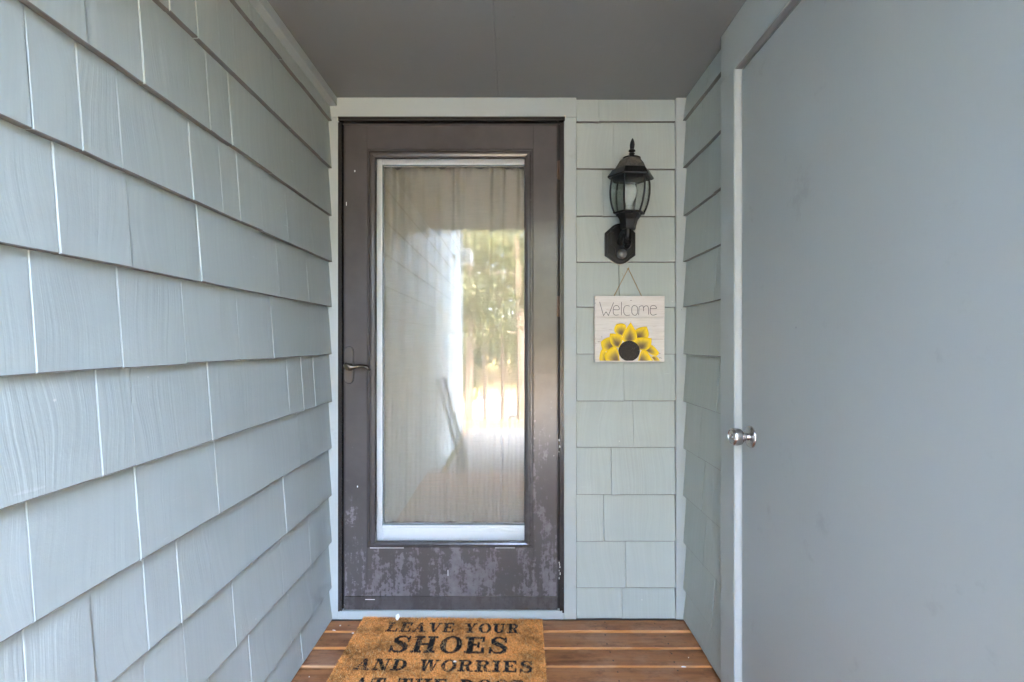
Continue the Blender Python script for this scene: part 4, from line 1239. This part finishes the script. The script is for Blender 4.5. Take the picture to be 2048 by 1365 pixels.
# twine and its hook
def twine():
    m = NT('jute_twine'); p = m.pos()
    n = m.noise(m.scale(p, (500, 500, 350)), 1.0, 2, 0.6)
    return m.set(color=m.mix(n, (0.20, 0.12, 0.045), (0.46, 0.31, 0.14)), rough=0.9, normal=m.bump(n, .6, .001))
M['twine'] = twine()
apex = Vector((PX(1256.5, YS + .006), YS + .006, PZ(537.5, YS + .006)))
for (x_, y_) in ((384, 402), (742, 402)):
    q0 = sp(x_, y_, -0.009)
    b = MB()
    for phs in (0.0, math.pi):
        pts = []
        for k_ in range(41):
            t = k_ / 40
            p = apex.lerp(q0, t)
            a = phs + t * 62
            pts.append(p + Vector((0.0010 * math.cos(a), 0.0010 * math.sin(a), 0)))
        b.tube(pts, 0.00115, 6)
    b.build('twine', M['twine'], sgn, smooth=True)
b = MB(); b.tube([apex + Vector((0, .018, .001)), apex + Vector((0, -.004, .001))], 0.0016, 8)
b.tube([apex + Vector((-.0028, -.001, -.003)), apex + Vector((.0005, -.0035, .003)), apex + Vector((.0028, -.001, -.003))], 0.0017, 8)
b.tube([sp(500, 150, -0.006), sp(493, 120, -0.002), sp(478, 112, 0.0)], 0.0006, 6)
b.build('knot', M['twine'], sgn, smooth=True)['kind'] = 'stuff'

# ------------------------------------------------------------------ outside: ground, path, parking
def ground_mat():
    m = NT('leafy_ground'); p = m.pos()
    n = m.noise(p, 1.3, 6, 0.65); n2 = m.noise(p, 14.0, 4, 0.7)
    c = m.mix(m.ramp(n, [(0.4, 0.0), (0.6, 1.0)]), (0.115, 0.070, 0.045), (0.060, 0.085, 0.030))
    c = m.mix(m.math('MULTIPLY', n2, 0.6), c, (0.15, 0.10, 0.065))
    return m.set(color=c, rough=0.95, normal=m.bump(n2, .6, .03), spec=.1)
def concrete():
    m = NT('concrete_path'); p = m.pos()
    n = m.noise(p, 3.0, 6, 0.65)
    return m.set(color=m.mix(n, (0.11, 0.105, 0.095), (0.17, 0.16, 0.145)), rough=0.9, normal=m.bump(m.noise(p, 150, 3, .6), .3, .002), spec=.2)
M['ground'] = ground_mat(); M['concrete'] = concrete()
M['asphalt'] = simple('asphalt', (0.055, 0.055, 0.058), 0.9, 0, .4, 60, .2)
def terr(x, y):
    t = min(max((-y - 4.2) / 12.0, 0), 1); t = t * t * (3 - 2 * t)
    z = -0.32 - 3.0 * t
    if y < -30: z += (-30 - y) * 0.16
    return z
xs_ = sorted(set([-260, -120, -60, -40, -25, -15, -10, -6, -3, 0, 3, 6, 10, 15, 25, 40, 60, 120, 260]))
ys_ = [260, 120, 40, 10, 4, 0, -2, -4] + [-4 - .8 * k for k in range(1, 18)] + [-20, -24, -30, -36, -45, -60, -110, -260]
vs = [(x, y, terr(x, y) if y > -60 else terr(x, -60) + (0.02 * 0)) for y in ys_ for x in xs_]
nx_ = len(xs_)
me = bpy.data.meshes.new('ground')
me.from_pydata(vs, [], [(j * nx_ + i, (j + 1) * nx_ + i, (j + 1) * nx_ + i + 1, j * nx_ + i + 1) for j in range(len(ys_) - 1) for i in range(nx_ - 1)])
g = link_mesh('ground', me, M['ground']); g['kind'] = 'structure'
for p_ in me.polygons: p_.use_smooth = True
b = MB()
for (y0, y1) in ((-0.35, -1.10), (-1.11, -2.2), (-2.21, -3.4)): b.box(-0.68, 0.70, y1, y0, -0.5, -0.19)
b.build('path', M['concrete'], None, 0.006)['kind'] = 'structure'
MB().box(-40, 60, -29, -17.0, -3.4, -3.295).build('parking_lot', M['asphalt'])['kind'] = 'structure'

# gutter box at the far corner of the left wall
fl = MB().box(-0.80, -0.62, -3.25, -3.125, 2.38, 2.60).box(-0.60 - .02, -0.60, -3.23, -3.14, 2.40, 2.58)
tag(fl.build('downspout_head', M['white_vinyl'], None, .004), 'white gutter box at the far corner of the long wall, seen reflected in the glass', 'gutter')

# leaning wooden frame, seen only as a reflection in the glass
lf = empty('leaning_frame', (-0.6, -0.9, -0.19), 'slim grey wooden frame leaning on the wall, seen reflected in the door glass', 'wooden frame')
def rail(p, q, w, name):
    MB().tube([p, q], (w, w * .6), 4).build(name, M['grey_wood'], lf)
Ya = -0.62
rail((-0.46, Ya + .02, -0.17), (-0.725, Ya + .0, 0.80), .026, 'upright')
rail((-0.46, Ya - .34, -0.17), (-0.725, Ya - .36, 0.80), .026, 'upright')
for t in (0.04, .32, .62, .96):
    c0 = Vector((-0.46, Ya, -0.17)).lerp(Vector((-0.725, Ya - .02, 0.80)), t)
    rail(c0 + Vector((0, .02, 0)), c0 + Vector((0, -.36, 0)), .014, 'crosspiece')

# cars in the parking area (reflected)
def car(x, y, z, rz, col, label):
    root = empty('parked_car', (x, y, z), label, 'car', 'cars parked below the house')
    T = Matrix.Translation((x, y, z)) @ Matrix.Rotation(rz, 4, 'Z')
    pm = simple('car_paint', col, 0.25, 0.0, 0, 80, .6)
    side = [(-2.25, .35), (-2.28, .62), (-2.15, .82), (-1.75, .92), (-1.15, .97), (-.55, 1.38), (.65, 1.42), (1.35, 1.02), (1.95, .98), (2.22, .80), (2.25, .35)]
    def loft(pr, ws):
        n = len(pr); v = [(a, -w, h) for (a, h), w in zip(pr, ws)] + [(a, w, h) for (a, h), w in zip(pr, ws)]
        return v, [tuple(range(n)), tuple(reversed(range(n, 2 * n)))] + [(k, k + n, (k + 1) % n + n, (k + 1) % n) for k in range(n)]
    v, f_ = loft(side, [.85, .88, .88, .87, .83, .60, .60, .83, .87, .88, .85])
    MB().add(v, f_, mat=T).build('body', pm, root, .03)
    for s in (-1, 1):
        w = [(-1.02, .99), (-.50, 1.32), (.60, 1.35), (1.18, 1.03)]
        vv = [(a, s * (.83 - (h - .97) * .56 + .008), h) for a, h in w]; vi = [(a, q - s * .02, h) for a, q, h in vv]
        MB().add(vv + vi, [(0, 1, 2, 3), (7, 6, 5, 4), (0, 4, 5, 1), (1, 5, 6, 2), (2, 6, 7, 3), (3, 7, 4, 0)], mat=T).build('side_window', M['sensor'], root)
        for a in (-1.42, 1.40):
            Tw = T @ Matrix.Translation((a, s * .80, .33)) @ Matrix.Rotation(R(90), 4, 'X')
            wo_ = MB().lathe([(.33, -.10), (.33, .10)], 20, Tw).build('wheel', M['rubber'], root, .02)
            MB().lathe([(.20, -.112), (.20, .112)], 14, Tw).build('rim', M['satin_nickel'], wo_)
    for (a0, a1, h0, h1) in ((-1.13, -.60, .985, 1.37), (.70, 1.32, 1.40, 1.04)):
        vv = [(a0, -.74, h0 + .012), (a0, .74, h0 + .012), (a1, .58, h1 + .012), (a1, -.58, h1 + .012)] if a0 < 0 else [(a0, -.58, h0 + .012), (a0, .58, h0 + .012), (a1, .74, h1 + .012), (a1, -.74, h1 + .012)]
        vi = [(p, q, h - .02) for p, q, h in vv]
        MB().add(vv + vi, [(0, 1, 2, 3), (7, 6, 5, 4), (0, 4, 5, 1), (1, 5, 6, 2), (2, 6, 7, 3), (3, 7, 4, 0)], mat=T).build('windscreen', M['sensor'], root)
car(-1.2, -21.5, -3.295, R(8), (.16, .165, .18), 'silver parked car behind the trunks, reflected in the door glass')
car(3.9, -22.0, -3.295, R(6), (.13, .18, .25), 'blue grey parked car, reflected at the right edge of the glass')
car(-6.8, -22.0, -3.295, R(12), (.06, .06, .07), 'black parked car down the slope, hidden by the long wall')

# trees
def bark():
    m = NT('bark'); p = m.pos()
    n = m.noise(m.scale(p, (14, 14, 3)), 1, 5, .7)
    return m.set(color=m.mix(n, (0.055, 0.042, 0.032), (0.15, 0.12, 0.095)), rough=.95, normal=m.bump(n, .8, .02), spec=.1)
def leaf(name, c0, c1):
    m = NT(name)
    m.t.nodes.remove(m.bsdf)
    n = m.noise(m.pos(), .9, 3, .6); col = m.mix(n, c0, c1)
    d = m.n('ShaderNodeBsdfDiffuse'); t = m.n('ShaderNodeBsdfTranslucent'); x = m.n('ShaderNodeMixShader')
    x.inputs[0].default_value = .5
    m.l(col, d.inputs[0]); m.l(m.mix(1.0, col, (1.2, 1.22, .95), 'MULTIPLY'), t.inputs[0])
    m.l(d.outputs[0], x.inputs[1]); m.l(t.outputs[0], x.inputs[2]); m.l(x.outputs[0], m.out.inputs[0])
    return m.mat
M['bark'] = bark()
M['leaf_a'] = leaf('green_leaves', (0.050, 0.058, 0.032), (0.080, 0.086, 0.048))
M['leaf_b'] = leaf('pale_green_leaves', (0.062, 0.070, 0.042), (0.100, 0.105, 0.066))
def leaves(name, centres, radii, n, size, mat, parent=None):
    cidx = rng.integers(0, len(centres), n)
    d = rng.normal(size=(n, 3)); d /= np.linalg.norm(d, axis=1)[:, None]
    p = np.array(centres)[cidx] + d * (np.array(radii)[cidx] * rng.uniform(0.25, 1.0, n) ** .6)[:, None] * np.array((1, 1, .62))
    a = rng.normal(size=(n, 3)); a /= np.linalg.norm(a, axis=1)[:, None]
    b_ = np.cross(a, rng.normal(size=(n, 3))); b_ /= np.linalg.norm(b_, axis=1)[:, None]
    s = size * rng.uniform(.6, 1.3, n)[:, None]
    co = np.stack([p - a * s, p + b_ * s * .5, p + a * s, p - b_ * s * .5], 1).reshape(-1, 3)
    me = bpy.data.meshes.new(name)
    me.vertices.add(4 * n); me.vertices.foreach_set('co', co.astype(np.float32).ravel())
    me.loops.add(4 * n); me.loops.foreach_set('vertex_index', np.arange(4 * n, dtype=np.int32))
    me.polygons.add(n); me.polygons.foreach_set('loop_start', np.arange(0, 4 * n, 4, dtype=np.int32)); me.polygons.foreach_set('loop_total', np.full(n, 4, dtype=np.int32))
    me.update(calc_edges=True)
    return link_mesh(name, me, mat, parent)
def tree(x, y, h, r0, label, seed, crown_from=0.35, nl=8000, spread=2.6, mat='leaf_a', size=.10):
    r = random.Random(seed)
    z0 = terr(x, y) - .1
    root = empty('tree', (x, y, z0), label, 'tree', 'trees beyond the parking slope')
    pts = []; rad = []
    for k in range(9):
        t = k / 8
        pts.append((x + .25 * math.sin(t * 3 + seed) * t, y + .25 * math.cos(t * 2 + seed) * t, z0 + h * .95 * t)); rad.append(r0 * (1 - .85 * t))
    b = MB().tube(pts, rad, 9)
    cs, rs = [], []
    nb_ = 16
    for k in range(nb_):
        t = crown_from + (1 - crown_from) * k / nb_
        i = min(int(t * 8), 7); p = Vector(pts[i]).lerp(Vector(pts[i + 1]), t * 8 - i)
        a = k * 2.4 + seed; L = spread * (1.1 - .6 * t) * r.uniform(.7, 1.2)
        q = p + Vector((math.cos(a) * L, math.sin(a) * L, L * r.uniform(.15, .55)))
        m_ = p.lerp(q, .5) + Vector((0, 0, -.12 * L))
        b.tube([p, m_, q], [r0 * .32 * (1.1 - t), r0 * .2 * (1.1 - t), .012], 6)
        for f_ in (.45, .75, 1.0):
            cs.append(tuple(p.lerp(q, f_) + Vector((r.uniform(-.3, .3), r.uniform(-.3, .3), r.uniform(-.1, .4))))); rs.append(r.uniform(.45, .95) * spread / 2.4)
    b.build('trunk', M['bark'], root, smooth=True)
    leaves('crown', cs, rs, nl, size, M[mat], root)
VIRT = 2 * D
def refl(px, Y): return (px - 1023) * (VIRT - Y) / F       # X of something at Y that mirrors at this pixel
tree(refl(935, -8.2), -8.2, 7.5, .13, 'dark trunked tree just right of the reflected wall', 1, .30, 4500, 2.6, 'leaf_b', .075)
tree(refl(1004, -10.5), -10.5, 8.5, .085, 'thin trunked tree reflected in the middle of the glass', 2, .32, 4500, 2.8, 'leaf_a', .08)
tree(refl(1046, -8.0), -8.0, 7.8, .17, 'thick trunked tree reflected at the right edge of the glass', 3, .34, 5000, 3.0, 'leaf_b', .075)
tree(refl(972, -14.0), -14.0, 9.5, .08, 'slender tree reflected between two darker trunks', 4, .25, 5000, 3.0, 'leaf_b', .10)
for k_, (x_, y_, h_) in enumerate(((-7, -14, 9), (11, -20, 9), (24, -20, 10), (-12, -16, 10), (16, -24, 10), (30, -8, 8), (36, -12, 9), (3.2, -33, 14), (-4, -33, 14), (-.5, -36, 15), (9, -34, 14))):
    lb = ['tree left of the reflected slope', 'tree to the right of the path', 'tree further right of the porch', 'tree at the far left of the parking', 'tree at the far right of the parking', 'tree close to the right of the house', 'tree well to the right of the house', 'tree behind the blue grey car', 'tree behind the black car', 'tree behind the silver car', 'tall tree beyond the right of the parking'][k_]
    tree(x_, y_, h_, .15, 'leafy ' + lb, 10 + k_, .12 if y_ < -20 else .25, 9000, 3.6, 'leaf_a' if k_ % 2 else 'leaf_b', .17)
# far wood, one mass
cs, rs = [], []
for k_ in range(260):
    a = random.uniform(R(195), R(352)); d_ = random.uniform(42, 62)
    cs.append((d_ * math.cos(a), d_ * math.sin(a), random.uniform(-2, 9) + 1.0)); rs.append(random.uniform(2.4, 4.2))
w_ = leaves('woodland', cs, rs, 34000, .40, M['leaf_a']); w_['kind'] = 'stuff'
tag(w_, 'far green woodland beyond the parking area', 'woodland')
